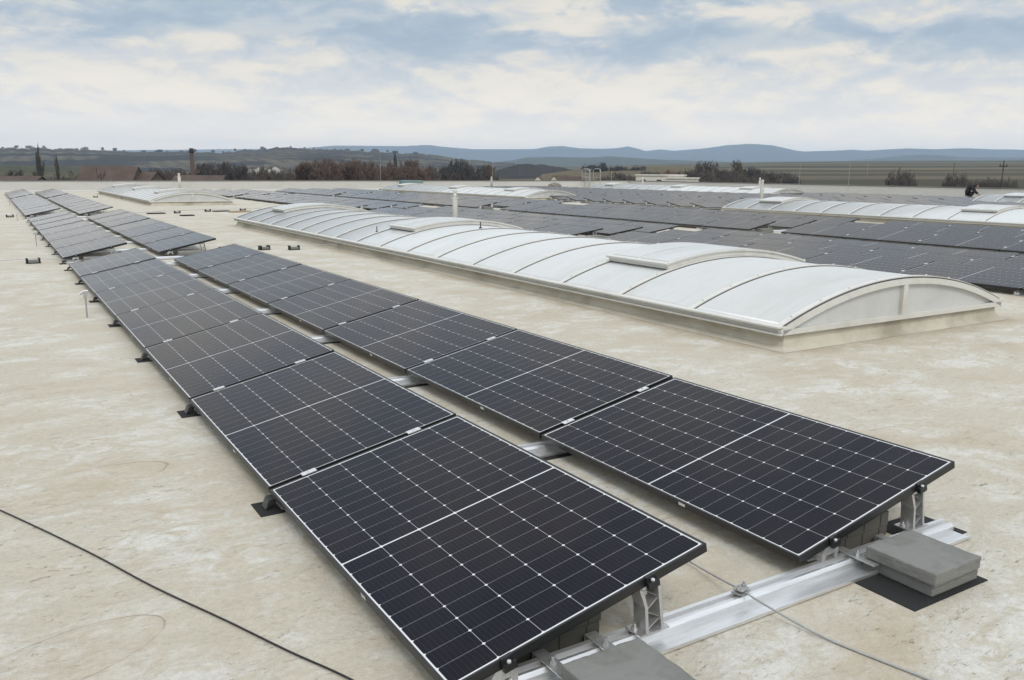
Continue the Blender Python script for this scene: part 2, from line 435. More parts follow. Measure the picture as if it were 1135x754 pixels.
M_ROOF = roof_material()
M_CELL = cell_material()
M_FRAME = mat('black_anodised', (0.012, 0.012, 0.013), 0.42, 0.0, spec=0.5)
M_BACK = mat('white_backsheet', (0.6, 0.6, 0.6), 0.6)
M_ALU = mat('mill_aluminium', (0.74, 0.745, 0.75), 0.36, 0.8, var=0.12, vscale=14, bump=0.05, bscale=90, stretch=(0.3, 3, 3))
M_ALUC = mat('cast_aluminium', (0.58, 0.58, 0.58), 0.42, 0.8, var=0.15, vscale=40)
M_CLAMP = mat('clamp_metal', (0.74, 0.74, 0.74), 0.35, 0.6)
M_STEEL = mat('zinc_wire', (0.42, 0.42, 0.42), 0.45, 0.7, var=0.15, vscale=30)
M_RUB = mat('black_rubber', (0.012, 0.012, 0.012), 0.85, bump=0.3, bscale=120)
M_FOOT = mat('dark_foot_metal', (0.07, 0.07, 0.07), 0.5, 0.3)
M_CABLE = mat('black_cable', (0.010, 0.010, 0.010), 0.5)
M_CONC = grime_mat('paver_concrete', (0.20, 0.20, 0.186), (0.115, 0.115, 0.105), 0.92, 11.0)
M_CONC_SHADE = grime_mat('shaded_block_concrete', (0.105, 0.10, 0.085), (0.11, 0.105, 0.09), 0.9, 6.0)  # block colour darkened to carry the shadow under the panels
M_OPAL = grime_mat('opal_sheet', (0.595, 0.61, 0.61), (0.49, 0.495, 0.475), 0.22, 0.9, amt=0.75, stretch=(0.5, 2.5, 1))
M_OPALE = grime_mat('opal_end_sheet', (0.56, 0.57, 0.56), (0.45, 0.445, 0.42), 0.3, 1.4, amt=0.6)
M_RIB = grime_mat('glazing_bar', (0.66, 0.65, 0.61), (0.45, 0.43, 0.38), 0.45, 2.0, metal=0.1)
M_CURB = grime_mat('curb_membrane', (0.52, 0.485, 0.40), (0.25, 0.215, 0.16), 0.75, 1.1, amt=0.75, lo=0.45, hi=0.68, stretch=(1, 0.8, 2))
M_GASK = mat('gasket', (0.045, 0.044, 0.042), 0.6)
M_WALL = grime_mat('parapet_membrane', (0.55, 0.545, 0.52), (0.45, 0.435, 0.395), 0.7, 0.35, amt=0.6, stretch=(1, 1, 3))
M_COPE = mat('coping_metal', (0.105, 0.092, 0.078), 0.5, 0.2, var=0.1, vscale=1.5)
M_PIPE = grime_mat('vent_plastic', (0.66, 0.65, 0.60), (0.45, 0.43, 0.38), 0.5, 3.0, amt=0.6)
M_BARK = mat('bark', (0.060, 0.048, 0.040), 0.95, var=0.3, vscale=3)
M_TW1 = mat('twigs_brown', (0.105, 0.082, 0.066), 0.95, var=0.3, vscale=0.6)
M_TW2 = mat('twigs_red', (0.125, 0.084, 0.064), 0.95, var=0.3, vscale=0.6)
M_TW3 = mat('twigs_dark', (0.066, 0.058, 0.054), 0.95, var=0.3, vscale=0.6)
M_EVER = mat('needles', (0.035, 0.042, 0.028), 0.95, var=0.4, vscale=0.8)
M_BRICK = mat('chimney_brick', (0.082, 0.056, 0.043), 0.9, var=0.25, vscale=2)
M_SOOT = mat('soot_brick', (0.035, 0.03, 0.03), 0.9)
M_TILE = mat('roof_tile', (0.082, 0.056, 0.044), 0.9, var=0.3, vscale=0.5, bump=0.4, bscale=2)
M_RENDER = mat('house_render', (0.62, 0.60, 0.54), 0.9, var=0.1, vscale=0.5)
M_BROWNW = mat('weathered_boards', (0.095, 0.075, 0.060), 0.9, var=0.25, vscale=1.5)
M_HWIN = mat('house_window', (0.03, 0.035, 0.04), 0.2)
M_FIELD = field_material()
M_BLACKCL = mat('black_workwear', (0.010, 0.010, 0.012), 0.85, var=0.2, vscale=20)
M_SKIN = mat('skin', (0.30, 0.19, 0.14), 0.6)
M_HAIR = mat('dark_hair', (0.015, 0.012, 0.010), 0.7)
M_TEAL = mat('teal_metal', (0.16, 0.27, 0.29), 0.4, 0.2, var=0.15, vscale=3)
M_TARP = mat('grey_tarp', (0.20, 0.18, 0.15), 0.85, var=0.35, vscale=5, bump=0.6, bscale=6)

# ------------------------------------------------------------------ setting: roof, parapets
XW, YW, HW = 50.69, 61.56, 0.70
bm = MB()
nx, ny = 1, 1
bm.box(-40, XW + 0.35, -30, YW + 0.35, -9.0, 0.0)
o = bm.build('roof', M_ROOF); tag(o, kind='structure')

def parapet(name, label, axis):
    r = empty(name, (0, 0, 0)); tag(r, label, 'parapet wall')
    w = MB(); c = MB()
    if axis == 'y':
        w.box(-40, XW + 0.30, YW, YW + 0.30, 0.003, HW - 0.03)
        # cant strip at the foot
        w.prism([(YW - 0.07, 0.003), (YW + 0.001, 0.003), (YW + 0.001, 0.08)], 'x', -40, XW - 0.002)
        x = -40
        while x < XW + 0.3:
            x1 = min(x + 3.0, XW + 0.33)
            c.prism([(YW - 0.035, HW - 0.045), (YW - 0.035, HW), (YW + 0.335, HW + 0.012), (YW + 0.335, HW - 0.07), (YW + 0.325, HW - 0.07), (YW + 0.325, HW - 0.028), (YW - 0.025, HW - 0.028), (YW - 0.025, HW - 0.045)], 'x', x, x1 - 0.006)
            x = x1
    else:
        w.box(XW, XW + 0.30, -30, YW - 0.002, 0.003, HW - 0.03)
        w.prism([(XW - 0.07, 0.003), (XW + 0.001, 0.003), (XW + 0.001, 0.08)], 'y', -30, YW - 0.075)
        y = -30
        while y < YW - 0.05:
            y1 = min(y + 3.0, YW - 0.04)
            c.prism([(XW - 0.035, HW - 0.045), (XW - 0.035, HW), (XW + 0.335, HW + 0.012), (XW + 0.335, HW - 0.07), (XW + 0.325, HW - 0.07), (XW + 0.325, HW - 0.028), (XW - 0.025, HW - 0.028), (XW - 0.025, HW - 0.045)], 'y', y, y1 - 0.006)
            y = y1
    w.build('wall', M_WALL, r); c.build('coping', M_COPE, r)
    return r
parapet('parapet_wall', 'pale grey parapet wall closing the far end of the roof behind the panel rows', 'y')
parapet('parapet_wall', 'pale grey parapet wall along the right side of the roof, behind the crouching person', 'x')

# ------------------------------------------------------------------ barrel skylights
ZL, SAG, CH = 0.19, 0.345, 3.43
AR = CH * CH / (8 * SAG) + SAG / 2
A0 = math.asin(CH / 2 / AR)
def arc(t, dr=0.0):       # t in 0..1 across, local x measured from curb face
    a = -A0 + 2 * A0 * t
    return (-0.08 + CH / 2 + (AR + dr) * math.sin(a), ZL + (AR + dr) * math.cos(a) - AR * math.cos(A0))
def t_of_x(x): return (math.asin((x + 0.08 - CH / 2) / AR) + A0) / (2 * A0)
def arc_slab(mb, t0, t1, y0, y1, d0, d1, n=24, mi=0):
    b = len(mb.v)
    for i in range(n + 1):
        t = t0 + (t1 - t0) * i / n
        for d in (d0, d1):
            x, z = arc(t, d)
            mb.v += [(x, y0, z), (x, y1, z)]
    for i in range(n):
        a, c = b + 4 * i, b + 4 * (i + 1)
        for q in ((a + 2, c + 2, c + 3, a + 3), (a + 1, c + 1, c, a), (a, c, c + 2, a + 2), (a + 3, c + 3, c + 1, a + 1)):
            mb.f.append(q); mb.m.append(mi)
    mb.f.append((b, b + 2, b + 3, b + 1)); mb.m.append(mi)
    e = b + 4 * n; mb.f.append((e + 1, e + 3, e + 2, e)); mb.m.append(mi)
BAY = 1.11
def make_dome(nb, hatch_bays, label):
    L = nb * BAY
    r = empty('barrel_skylight', (0, 0, 0)); tag(r, label, 'skylight', 'long barrel skylights on the roof')
    m = MB()      # upstand with a flared foot
    W = CH - 0.16
    m.box(0, W, 0, L, 0.002, 0.135)
    def ring(o_, z): return [(-o_, -o_, z), (W + o_, -o_, z), (W + o_, L + o_, z), (-o_, L + o_, z)]
    ra, rb_, rc = ring(0.10, 0.002), ring(0.025, 0.028), ring(0.0015, 0.085)
    for q in range(4):
        p = (q + 1) % 4
        m.quad([ra[q], ra[p], rb_[p], rb_[q]]); m.quad([rb_[q], rb_[p], rc[p], rc[q]])
    m.build('curb', M_CURB, r)
    e = MB()
    for s in (0, 1):
        p = [(-0.085, 0.135), (-0.085, 0.150), (-0.045, 0.155), (-0.045, 0.20), (-0.105, 0.198), (-0.105, 0.212), (-0.02, 0.216), (0.05, 0.20), (0.05, 0.135)]
        if s: p = [(W - a, b) for a, b in p][::-1]
        e.prism(p, 'y', -0.03, L + 0.03)
    e.build('edge_profile', M_RIB, r)
    g = MB(); arc_slab(g, 0.012, 0.988, 0.03, L - 0.03, -0.010, 0.0, 40); g.build('glazing', M_OPAL, r, smooth=False)
    me = KIDS[r.name][-1].data
    me.polygons.foreach_set('use_smooth', [abs(p.normal.z) > 0.5 for p in me.polygons])
    rb = MB(); arc_slab(rb, 0.0, 1.0, -0.032, 0.032, 0.002, 0.016, 40)
    for i in range(9):
        x, z = arc(0.06 + 0.11 * i, 0.016); rb.lathe([(0.009, 0), (0.009, 0.008), (0.003, 0.011)], 6, c=(x, 0.006, z))
    gk = MB(); arc_slab(gk, 0.005, 0.995, -0.042, -0.033, 0.002, 0.007, 40)
    first = None
    for k in range(nb + 1):
        if first is None:
            first = rb.build('glazing_bar', M_RIB, r); first.location = (0, 0.02, 0)
            gk.build('gasket', M_GASK, first)
        else:
            c = copy_tree(first, r); c.location = (0, k * BAY - (0.02 if k == nb else 0), 0)
    for s in (0, 1):
        y = 0.012 if s == 0 else L - 0.012; q = -1 if s == 0 else 1
        pn = MB(); pts = [arc(i / 32, -0.03) for i in range(33)]
        poly = [(x, z) for x, z in pts if z > 0.17]
        poly = [(poly[0][0], 0.16)] + poly + [(poly[-1][0], 0.16)]
        pn.prism(poly, 'y', y - 0.006, y + 0.006); pn.build('end_panel', M_OPALE, r)
        fr = MB(); ya, yb = sorted((y + q * 0.007, y + q * 0.045))
        arc_slab(fr, 0.0, 1.0, ya, yb, -0.062, -0.004, 40)
        fr.box(-0.05, W + 0.05, ya, yb, 0.137, 0.185)
        fr.box(W / 2 - 0.032, W / 2 + 0.032, ya, yb - 0.004 if s else yb, 0.186, arc(0.5, -0.063)[1])
        fr.build('end_frame', M_RIB, r)
    if hatch_bays:
        ta, tb = t_of_x(0.66), t_of_x(CH - 0.16 - 0.40)
        hf = MB(); arc_slab(hf, ta, tb, 0.02, 0.055, 0.018, 0.066, 26); arc_slab(hf, ta, tb, BAY - 0.055, BAY - 0.02, 0.018, 0.066, 26)
        arc_slab(hf, ta, ta + 0.01, 0.056, BAY - 0.056, 0.018, 0.066, 2); arc_slab(hf, tb - 0.01, tb, 0.056, BAY - 0.056, 0.018, 0.066, 2)
        lid = MB(); arc_slab(lid, ta - 0.008, tb + 0.008, 0.005, BAY - 0.005, 0.068, 0.090, 26)
        gl = MB(); arc_slab(gl, ta + 0.012, tb - 0.012, 0.05, BAY / 2 - 0.02, 0.0905, 0.095, 26); arc_slab(gl, ta + 0.012, tb - 0.012, BAY / 2 + 0.02, BAY - 0.05, 0.0905, 0.095, 26)
        h0 = None
        for k in hatch_bays:
            if h0 is None:
                h0 = hf.build('smoke_vent', M_RIB, r); h0.location = (0, k * BAY, 0)
                lid.build('lid_frame', M_RIB, h0); gl.build('lid_sheet', M_OPAL, h0)
            else:
                c = copy_tree(h0, r); c.location = (0, k * BAY, 0)
    return r
D_LAB = ['large white barrel skylight nearest the camera, right of the two front panel rows',
         'white barrel skylight standing near the far parapet, left of the tall thin vent pipe',
         'long white barrel skylight on the right, second from the camera, behind six rows of panels',
         'white barrel skylight in the centre distance whose grey arched end faces the camera',
         'white barrel skylight at the right edge next to the crouching person',
         'white barrel skylight farthest away, in front of the right parapet near the field']
dome = make_dome(17, [2, 8, 15], D_LAB[0]); dome.location = (4.83, 3.03, 0)
for lab, (x, y, n) in zip(D_LAB[1:], [(4.86, 36.1, 0), (22.87, 2.75, 0), (22.87, 35.6, 0), (40.75, 3.6, 0), (40.75, 35.3, 0)]):
    c = copy_tree(dome); c.location = (x, y, 0); c['label'] = lab

# ------------------------------------------------------------------ solar panels
TN = math.radians(12.2)
def panel_meshes(tilt, z0):
    ct, st = math.cos(tilt), math.sin(tilt)
    def T(u, v, w): return (u * ct - w * st, v, z0 + u * st + w * ct)   # w = up out of the panel
    fr = MB(); H = 0.032; lip = 0.0085; low = 0.006
    def ringbox(u0, u1, v0, v1): fr.box(u0, u1, v0, v1, -H, 0.0, T=T)
    ringbox(0, lip, 0, PL); ringbox(PW - lip, PW, 0, PL); ringbox(lip, PW - lip, 0, lip); ringbox(lip, PW - lip, PL - lip, PL)
    gl = MB()
    def add_glass(mb, d0=0.0025, mi=0, back=1):
        P = [(lip, lip), (PW - lip, lip), (PW - lip, PL - lip), (lip, PL - lip)]
        mb.quad([T(u, v, -d0) for u, v in P], mi, uv=[(u, v) for u, v in P])
        mb.quad([T(u, v, -d0 - 0.006) for u, v in P[::-1]], back)
        for i in range(4):
            (a, b), (c, d) = P[i], P[(i + 1) % 4]
            mb.quad([T(a, b, -d0 - 0.006), T(c, d, -d0 - 0.006), T(c, d, -d0), T(a, b, -d0)], back)
    add_glass(gl)
    return fr, gl, T, add_glass
fr_n, gl_n, T_n, _ = panel_meshes(TN, 0.10)
def proto_panel(tilt, z0=0.10, sticker=False):
    fr, gl, T, _ = panel_meshes(tilt, z0)
    r = empty('solar_panel', (0, 0, 0))
    fr.build('frame', M_FRAME, r, bevel=0.0012)
    gl.build('glass', [M_CELL, M_BACK], r)
    if sticker:
        s = MB(); s.box(-0.0012, -0.0002, 0.62, 0.66, -0.022, -0.008, T=T); s.build('sticker', M_CLAMP, r)
    return r
def flat_panel(tilt, z0=0.10):
    fr, gl, T, add = panel_meshes(tilt, z0)
    nf = len(fr.f); add(fr, 0.0025, 1, 2)
    return fr.build('solar_panel', [M_FRAME, M_CELL, M_BACK])

ORD = ['first', 'second', 'third', 'fourth', 'fifth', 'sixth', 'seventh', 'eighth', 'ninth', 'tenth', 'eleventh', 'twelfth']
BLK = [(0.0, 7, 'front block'), (13.45, 7, 'second block'), (27.7, 9, 'third block'), (44.5, 6, 'farthest block')]
plist = []   # (distance, proto key, location, rotz, label, group, parts)
def plan(key, loc, rz, lab, group):
    c = Vector(loc) + Vector((0.5, 0.9, 0)) if rz == 0 else Vector(loc) + Vector((-0.9, 0.5, 0))
    if abs(c.x) > 300: return
    plist.append([(c - CAM).length, key, loc, rz, lab, group])
for r_ in range(2):
    for (y0, n, bn) in BLK:
        for k in range(n):
            lab = '%s panel from the near end, %s of the %s nearest row' % (ORD[k], bn, 'left' if r_ == 0 else 'right')
            if r_ == 0 and bn == 'front block' and k == 0: lab = 'large black solar panel closest to the camera, at the near end of the left row'
            if r_ == 1 and bn == 'front block' and k == 0: lab = 'black solar panel at the near end of the right row, beside the stacked grey slabs'
            plan('n', (r_ * 1.506, y0 + k * PITCH + (0.06 + 0.3 * (BLK.index((y0, n, bn)) > 0)) * r_, 0), 0, lab, 'panels of the two nearest rows')
AX = [10.1, 11.28, 12.45]; BX = [15.5, 17.1, 18.9]
for gi, (xs, key, gname, off, ystart) in enumerate([(AX, 'a', 'rows just beyond the large skylight', 0.28, 1.2), (BX, 'b', 'rows before the second skylight', 0.0, 4.5)]):
    for ri, x in enumerate(xs):
        for (y0, n, bn) in BLK:
            for k in range(n):
                y = y0 + off + k * PITCH
                if y + PL < ystart: continue
                plan(key, (x, y, 0), 0, '%s panel of the %s, %s row of the %s' % (ORD[k], bn, ORD[ri], gname), 'panels in ' + gname)
# field turned across: rows run along X and face the camera
crows = []
y = 13.2
while y < 58.5:
    gap = 23.0 < y < 34.6
    crows.append((y, gap)); y += 1.5
for (y, gap) in crows:
    xs = [26.75 + k * PITCH for k in range(2)] + [31.1 + k * PITCH for k in range(5)]
    if gap: xs = [24.0 + k * PITCH for k in range(4)] + [31.6 + k * PITCH for k in range(5)]
    if y > 22.5 and y < 34.6: xs += [41.4 + k * PITCH for k in range(3)]
    for x in xs:
        if math.atan2(x + PL - CAM.x, y - CAM.y) > math.radians(66): pass
        plan('c', (x + PL, y, 0), PI / 2, 'grey sheened solar panel in the rows turned across, beyond the second skylight', 'panels of the turned rows beyond the second skylight')
plist.sort(key=lambda q: q[0])
protos = {'n': proto_panel(TN, sticker=True), 'a': proto_panel(math.radians(8.0)), 'b': proto_panel(math.radians(10.5))}
flats = {'n': flat_panel(TN), 'a': flat_panel(math.radians(8.0)), 'b': flat_panel(math.radians(10.5)), 'c': flat_panel(math.radians(9.5))}
used = set()
rest = MB()
TILT = {'n': TN, 'a': math.radians(8), 'b': math.radians(10.5), 'c': math.radians(9.5)}
for i, (d, key, loc, rz, lab, group) in enumerate(plist):
    if i < 300:
        tab = protos if (d < 27 and key in protos) else flats
        src = tab[key]; tk = (id(tab), key)
        if tk not in used: used.add(tk); p = src
        elif tab is flats:
            p = src.copy(); COL.objects.link(p)
        else: p = copy_tree(src)
        p.location = loc
        jit = random.uniform(-0.0035, 0.0035)
        p.rotation_euler = (random.uniform(-.0025, .0025), jit, rz)
        tag(p, lab, 'solar panel', group)
    else:
        fr, gl, T, add = panel_meshes(TILT[key], 0.10)
        add(fr, 0.0025, 1, 2)
        b = len(rest.v); nf = len(rest.f)
        c, s = math.cos(rz), math.sin(rz)
        rest.v += [(loc[0] + x * c - y * s, loc[1] + x * s + y * c, z) for x, y, z in fr.v]
        rest.f += [tuple(b + q for q in f) for f in fr.f]; rest.m += fr.m
        for fi, u in fr.uv.items(): rest.uv[nf + fi] = u
for tab in (protos, flats):
    for key, o in tab.items():
        if (id(tab), key) not in used:
            for ch in KIDS.get(o.name, []): bpy.data.objects.remove(ch)
            bpy.data.objects.remove(o)
if rest.f:
    o = rest.build('solar_panels', [M_FRAME, M_CELL, M_BACK]); tag(o, 'mass of distant solar panels in turned rows near the far parapets', 'solar panels', kind='stuff')

# ------------------------------------------------------------------ mounting rails with brackets and clamps
def rail_bm(x0, x1):
    m = MB()
    m.box(x0, x1, -0.058, 0.098, 0.004, 0.009)                    # flat flange on the roof
    prof = [(0.018, 0.009), (0.018, 0.030), (0.030, 0.041), (0.042, 0.041), (0.045, 0.030), (0.058, 0.030), (0.061, 0.046), (0.078, 0.046), (0.088, 0.030), (0.088, 0.009)]
    m.prism(prof, 'x', x0 + 0.0, x1)
    m.prism([(-0.058, 0.009), (-0.058, 0.016), (-0.052, 0.016), (-0.052, 0.009)], 'x', x0, x1)
    return m
def low_bracket(x, tilt, z0=0.10):
    m = MB(); s = 0.19; zt = z0 + s * math.sin(tilt) - 0.034; xc = x + s * math.cos(tilt)
    m.prism([(xc - 0.052, 0.047), (xc - 0.052, zt - 0.03), (xc - 0.035, zt - 0.006), (xc + 0.03, zt + 0.004), (xc + 0.042, zt - 0.02), (xc + 0.042, 0.047), (xc + 0.024, 0.047), (xc + 0.02, zt - 0.035), (xc - 0.028, zt - 0.04), (xc - 0.034, 0.047)], 'y', 0.0, 0.085)
    m.lathe([(0.011, 0), (0.011, 0.01), (0.006, 0.011), (0.006, 0.022)], 8, c=(xc - 0.075, 0.062, 0.046))
    m.box(xc - 0.09, xc - 0.053, 0.03, 0.088, 0.0465, 0.052)
    return m
def high_bracket(x, tilt, z0=0.10):
    m = MB(); s = 0.735; zt = z0 + s * math.sin(tilt) - 0.036; xc = x + s * math.cos(tilt)
    D0, D1 = 0.006, 0.066
    a = [(xc + 0.000, 0.047), (xc + 0.013, 0.047), (xc + 0.003, zt - 0.075), (xc - 0.012, zt - 0.030), (xc - 0.026, zt - 0.004), (xc - 0.032, zt - 0.014), (xc - 0.020, zt - 0.045), (xc - 0.008, zt - 0.078)]
    m.prism(a, 'y', D0, D1)                                      # sloped web
    b = [(xc + 0.066, 0.047), (xc + 0.077, 0.047), (xc + 0.052, zt + 0.002), (xc - 0.026, zt - 0.004), (xc - 0.026, zt - 0.014), (xc + 0.042, zt - 0.009)]
    m.prism(b, 'y', D0, D1)                                      # outer web and head
    for q in range(4):                                           # lattice inside
        zA = 0.05 + (zt - 0.07) * q / 4; zB = 0.05 + (zt - 0.07) * (q + 1) / 4
        fa = xc + 0.006 - 0.008 * q / 4; fb = xc + 0.070 - 0.022 * (q + 1) / 4
        if q % 2: fa, fb = xc + 0.072 - 0.022 * q / 4, xc + 0.004 - 0.008 * (q + 1) / 4
        m.prism([(fa, zA), (fa + 0.003, zA - 0.003), (fb + 0.003, zB - 0.003), (fb, zB)], 'y', D0 + 0.010, D1 - 0.008)
    m.box(xc - 0.03, xc + 0.095, 0.0, 0.075, 0.0465, 0.0515)
    m.lathe([(0.011, 0), (0.011, 0.01), (0.006, 0.011), (0.006, 0.022)], 8, c=(xc - 0.016, 0.045, 0.0515))
    return m
def clamp_bm(x, s, tilt, end, z0=0.10):
    ct, st = math.cos(tilt), math.sin(tilt)
    def T(u, v, w): return (x + u * ct - w * st, v, z0 + u * st + w * ct)
    m = MB()
    if end:
        m.box(s - 0.022, s + 0.022, -0.020, -0.003, -0.036, -0.012, T=T); m.box(s - 0.02, s + 0.02, -0.0035, 0.006, 0.0012, 0.004, T=T)
        m.box(s - 0.02, s + 0.02, -0.0065, -0.0028, -0.0118, 0.0038, T=T)
        b = T(s, -0.013, -0.012); m.lathe([(0.007, 0), (0.007, 0.006), (0.004, 0.008)], 6, 1, c=b)
    else:
        m.box(s - 0.035, s + 0.035, -0.029, 0.006, 0.0012, 0.0052, T=T)
        b = T(s, -0.0115, 0.005); m.lathe([(0.007, 0), (0.007, 0.006)], 6, c=b)
    return m
def make_rail(name, xs, tilt, end, offs, z0=0.10, tail=(-0.04, -0.045)):
    r = empty(name, (0, 0, 0))
    x0, x1 = xs[0] - tail[0], xs[-1] + PW + tail[1]
    rail_bm(x0, x1).build('rail', M_ALU, r)
    for x, of in zip(xs, offs):
        b = low_bracket(x, tilt, z0).build('low_bracket', M_ALUC, r); b.location = (0, of, 0)
        b = high_bracket(x, tilt, z0).build('high_bracket', M_ALUC, r); b.location = (0, of, 0)
        for s in (0.19, 0.735):
            b = clamp_bm(x, s, tilt, end, z0).build('end_clamp' if end else 'clamp', [M_FRAME, M_CLAMP] if end else M_CLAMP, r); b.location = (0, of, 0)
    return r
def simple_rail(xs, tilt, z0=0.10):
    m = MB(); m.box(xs[0] - .03, xs[-1] + PW + 0.05, -0.05, 0.09, 0.004, 0.03)
    for x in xs:
        for s in (0.19, 0.735):
            xc = x + s * math.cos(tilt); zt = z0 + s * math.sin(tilt)
            m.box(xc - 0.03, xc + 0.05, 0.0, 0.08, 0.031, zt - 0.034)
            m.box(xc - 0.03, xc + 0.03, -0.026, 0.006, zt - 0.0335, zt + 0.006)
    return m.build('mounting_rail', [M_ALU])
rail_protos = {}
def place_rails(tag_, xs, tilt, offy, lab, group, detail_to, ystart=-1):
    for (y0, n, bn) in BLK:
        for k in range(n + 1):
            y = y0 + offy + k * PITCH - (0.022 if k == n else 0)
            if y < ystart: continue
            end = k == 0 or k == n
            det = y < detail_to
            key = (tag_, end if det else None, det, y0 > 0 and tag_ == 'n')
            off2 = [0, 0.36 if y0 > 0 else 0.06, 0][:len(xs)] if tag_ == 'n' else [0] * len(xs)
            where = '%s joint of the %s' % (ORD[k], bn)
            if key not in rail_protos:
                o = make_rail('mounting_rail', xs, tilt, end, off2) if det else simple_rail(xs, tilt)
                rail_protos[key] = o
            else: o = copy_tree(rail_protos[key])
            o.location = (0, y, 0)
            if k == n: o.rotation_euler = (0, 0, 0)
            tag(o, lab % where, 'mounting rail', group)
place_rails('n', [0.0, 1.506], TN, 0.0, 'aluminium rail with brackets under the two nearest rows, %s', 'rails under the nearest rows', 30)
place_rails('a', AX, math.radians(8), 0.28, 'aluminium rail under the rows beyond the large skylight, %s', 'rails under the rows beyond the large skylight', 15, 1.0)
place_rails('b', BX, math.radians(10.5), 0.0, 'aluminium rail under the rows before the second skylight, %s', 'rails under the rows before the second skylight', 14.5, 4.0)
# posts and rails under the ends of the turned rows
pr = None
for (y, gap) in crows:
    if y > 40: continue
    for x in ((24.0, 31.6) if gap else (31.1,)):
        if pr is None: pr = simple_rail([0.0], math.radians(9.5)); o = pr
        else: o = copy_tree(pr)
        o.location = (x + 0.08, y, 0); o.rotation_euler = (0, 0, PI / 2)
        tag(o, 'short rail under the left end of a turned row beyond the second skylight', 'mounting rail', 'rails under the turned rows')

# ------------------------------------------------------------------ ballast, mats
def rough_box(me, seed, amp=0.0016, cuts=14):
    bm = bmesh.new(); bm.from_mesh(me)
    bmesh.ops.subdivide_edges(bm, edges=[e for e in bm.edges if e.calc_length() > 0.02], cuts=cuts, use_grid_fill=True)
    bm.normal_update()
    for v in bm.verts:
        k = 1.0 + 1.6 * (abs(v.normal.x) * abs(v.normal.z) + abs(v.normal.y) * abs(v.normal.z) + abs(v.normal.x) * abs(v.normal.y))
        p = Vector((v.co.x, v.co.y, v.co.z)) * 38 + Vector((seed * 7.1, seed, 0))
        v.co += v.normal * amp * k * (noise.noise(p) + 0.6 * noise.noise(p * 2.7)) if v.co.z > 0.002 else Vector((0, 0, 0))
    bm.to_mesh(me); bm.free(); me.update()
def slab(name, sx, sy, sz, loc, rz, label, group, m=None, bev=0.006):
    b = MB(); b.box(-sx / 2, sx / 2, -sy / 2, sy / 2, 0, sz)
    o = b.build(name, m or M_CONC, None, bevel=bev); o.location = loc; o.rotation_euler = (0, 0, rz)
    rough_box(o.data, loc[0] * 3 + loc[2] * 50)
    tag(o, label, 'concrete slab', group); return o
def mat_obj(x0, x1, y0, y1, label, z=0.004):
    b = MB(); b.box(-(x1 - x0) / 2, (x1 - x0) / 2, -(y1 - y0) / 2, (y1 - y0) / 2, 0, 0.003)
    o = b.build('rubber_mat', M_RUB); o.location = ((x0 + x1) / 2, (y0 + y1) / 2, z - 0.003)
    tag(o, label, 'rubber mat', 'black protection mats'); return o
G1 = 'grey concrete ballast slabs'
slab('concrete_slab', 0.292, 0.292, 0.050, (1.970, -0.133 + 0.0, 0.0045), 0.0, 'lower grey slab of the stack on the black mat at right', G1)
slab('concrete_slab', 0.290, 0.290, 0.049, (1.952, -0.150 + 0.0, 0.0555), 0.012, 'upper grey slab of the stack beside the right row end', G1)
slab('concrete_slab', 0.292, 0.292, 0.050, (0.48, -0.215, 0.0045), 0.0, 'lower grey slab under the one at the bottom edge of the photo', G1)
slab('concrete_slab', 0.290, 0.290, 0.049, (0.478, -0.212, 0.0555), -0.008, 'upper grey slab at the bottom edge, beside the nearest panel', G1)
mat_obj(1.685, 2.14, -0.305, -0.06, 'large black mat under the stacked slabs at right')
mat_obj(2.20, 2.50, -0.01, 0.235, 'black mat under the right end of the near rail', 0.0035)
mat_obj(0.30, 0.64, -0.38, -0.06, 'black mat under the slabs at the bottom edge')
blk_lab = 'shade-darkened concrete block behind the near rail, under the %s panel, %s'
for (bx, nm) in ((0.46, 'nearest left'), (1.97, 'nearest right')):
    for k, (z, pos) in enumerate(((0.0045, 'lower one'), (0.0665, 'upper one'))):
        b = MB(); b.box(-0.16, 0.16, -0.10, 0.10, 0, 0.060)
        for q in (-0.107, 0, 0.107): b.box(q - 0.002, q + 0.002, -0.1015, -0.1005, 0.002, 0.058, 1)
        o = b.build('concrete_block', [M_CONC_SHADE, M_SOOT]); o.location = (bx, 0.225, z)
        if k: o.location.x += 0.006; o.rotation_euler = (0, 0, 0.01)
        tag(o, blk_lab % (nm, pos), 'concrete block', 'shade-darkened blocks behind the near rail')
# steel angles that hold the slabs to the rail
ang = None
for (x, nm) in ((0.365, 'left angle at the bottom edge slabs'), (0.565, 'right angle at the bottom edge slabs'), (1.80, 'left angle at the stacked slabs'), (2.045, 'right angle at the stacked slabs')):
    m = MB(); m.box(-0.022, 0.022, -0.07, 0.10, 0.0475, 0.0515); m.box(-0.022, 0.022, 0.1005, 0.104, 0.012, 0.0515)
    m.lathe([(0.011, 0), (0.011, 0.009), (0.006, 0.010), (0.006, 0.024)], 6, c=(0.0, 0.02, 0.0515))
    if ang is None: ang = m.build('steel_angle', M_ALUC); o = ang
    else: o = ang.copy(); COL.objects.link(o)
    o.location = (x, 0, 0.0); tag(o, 'small grey steel angle bolted on the near rail, ' + nm, 'bracket', 'steel angles on the near rail')
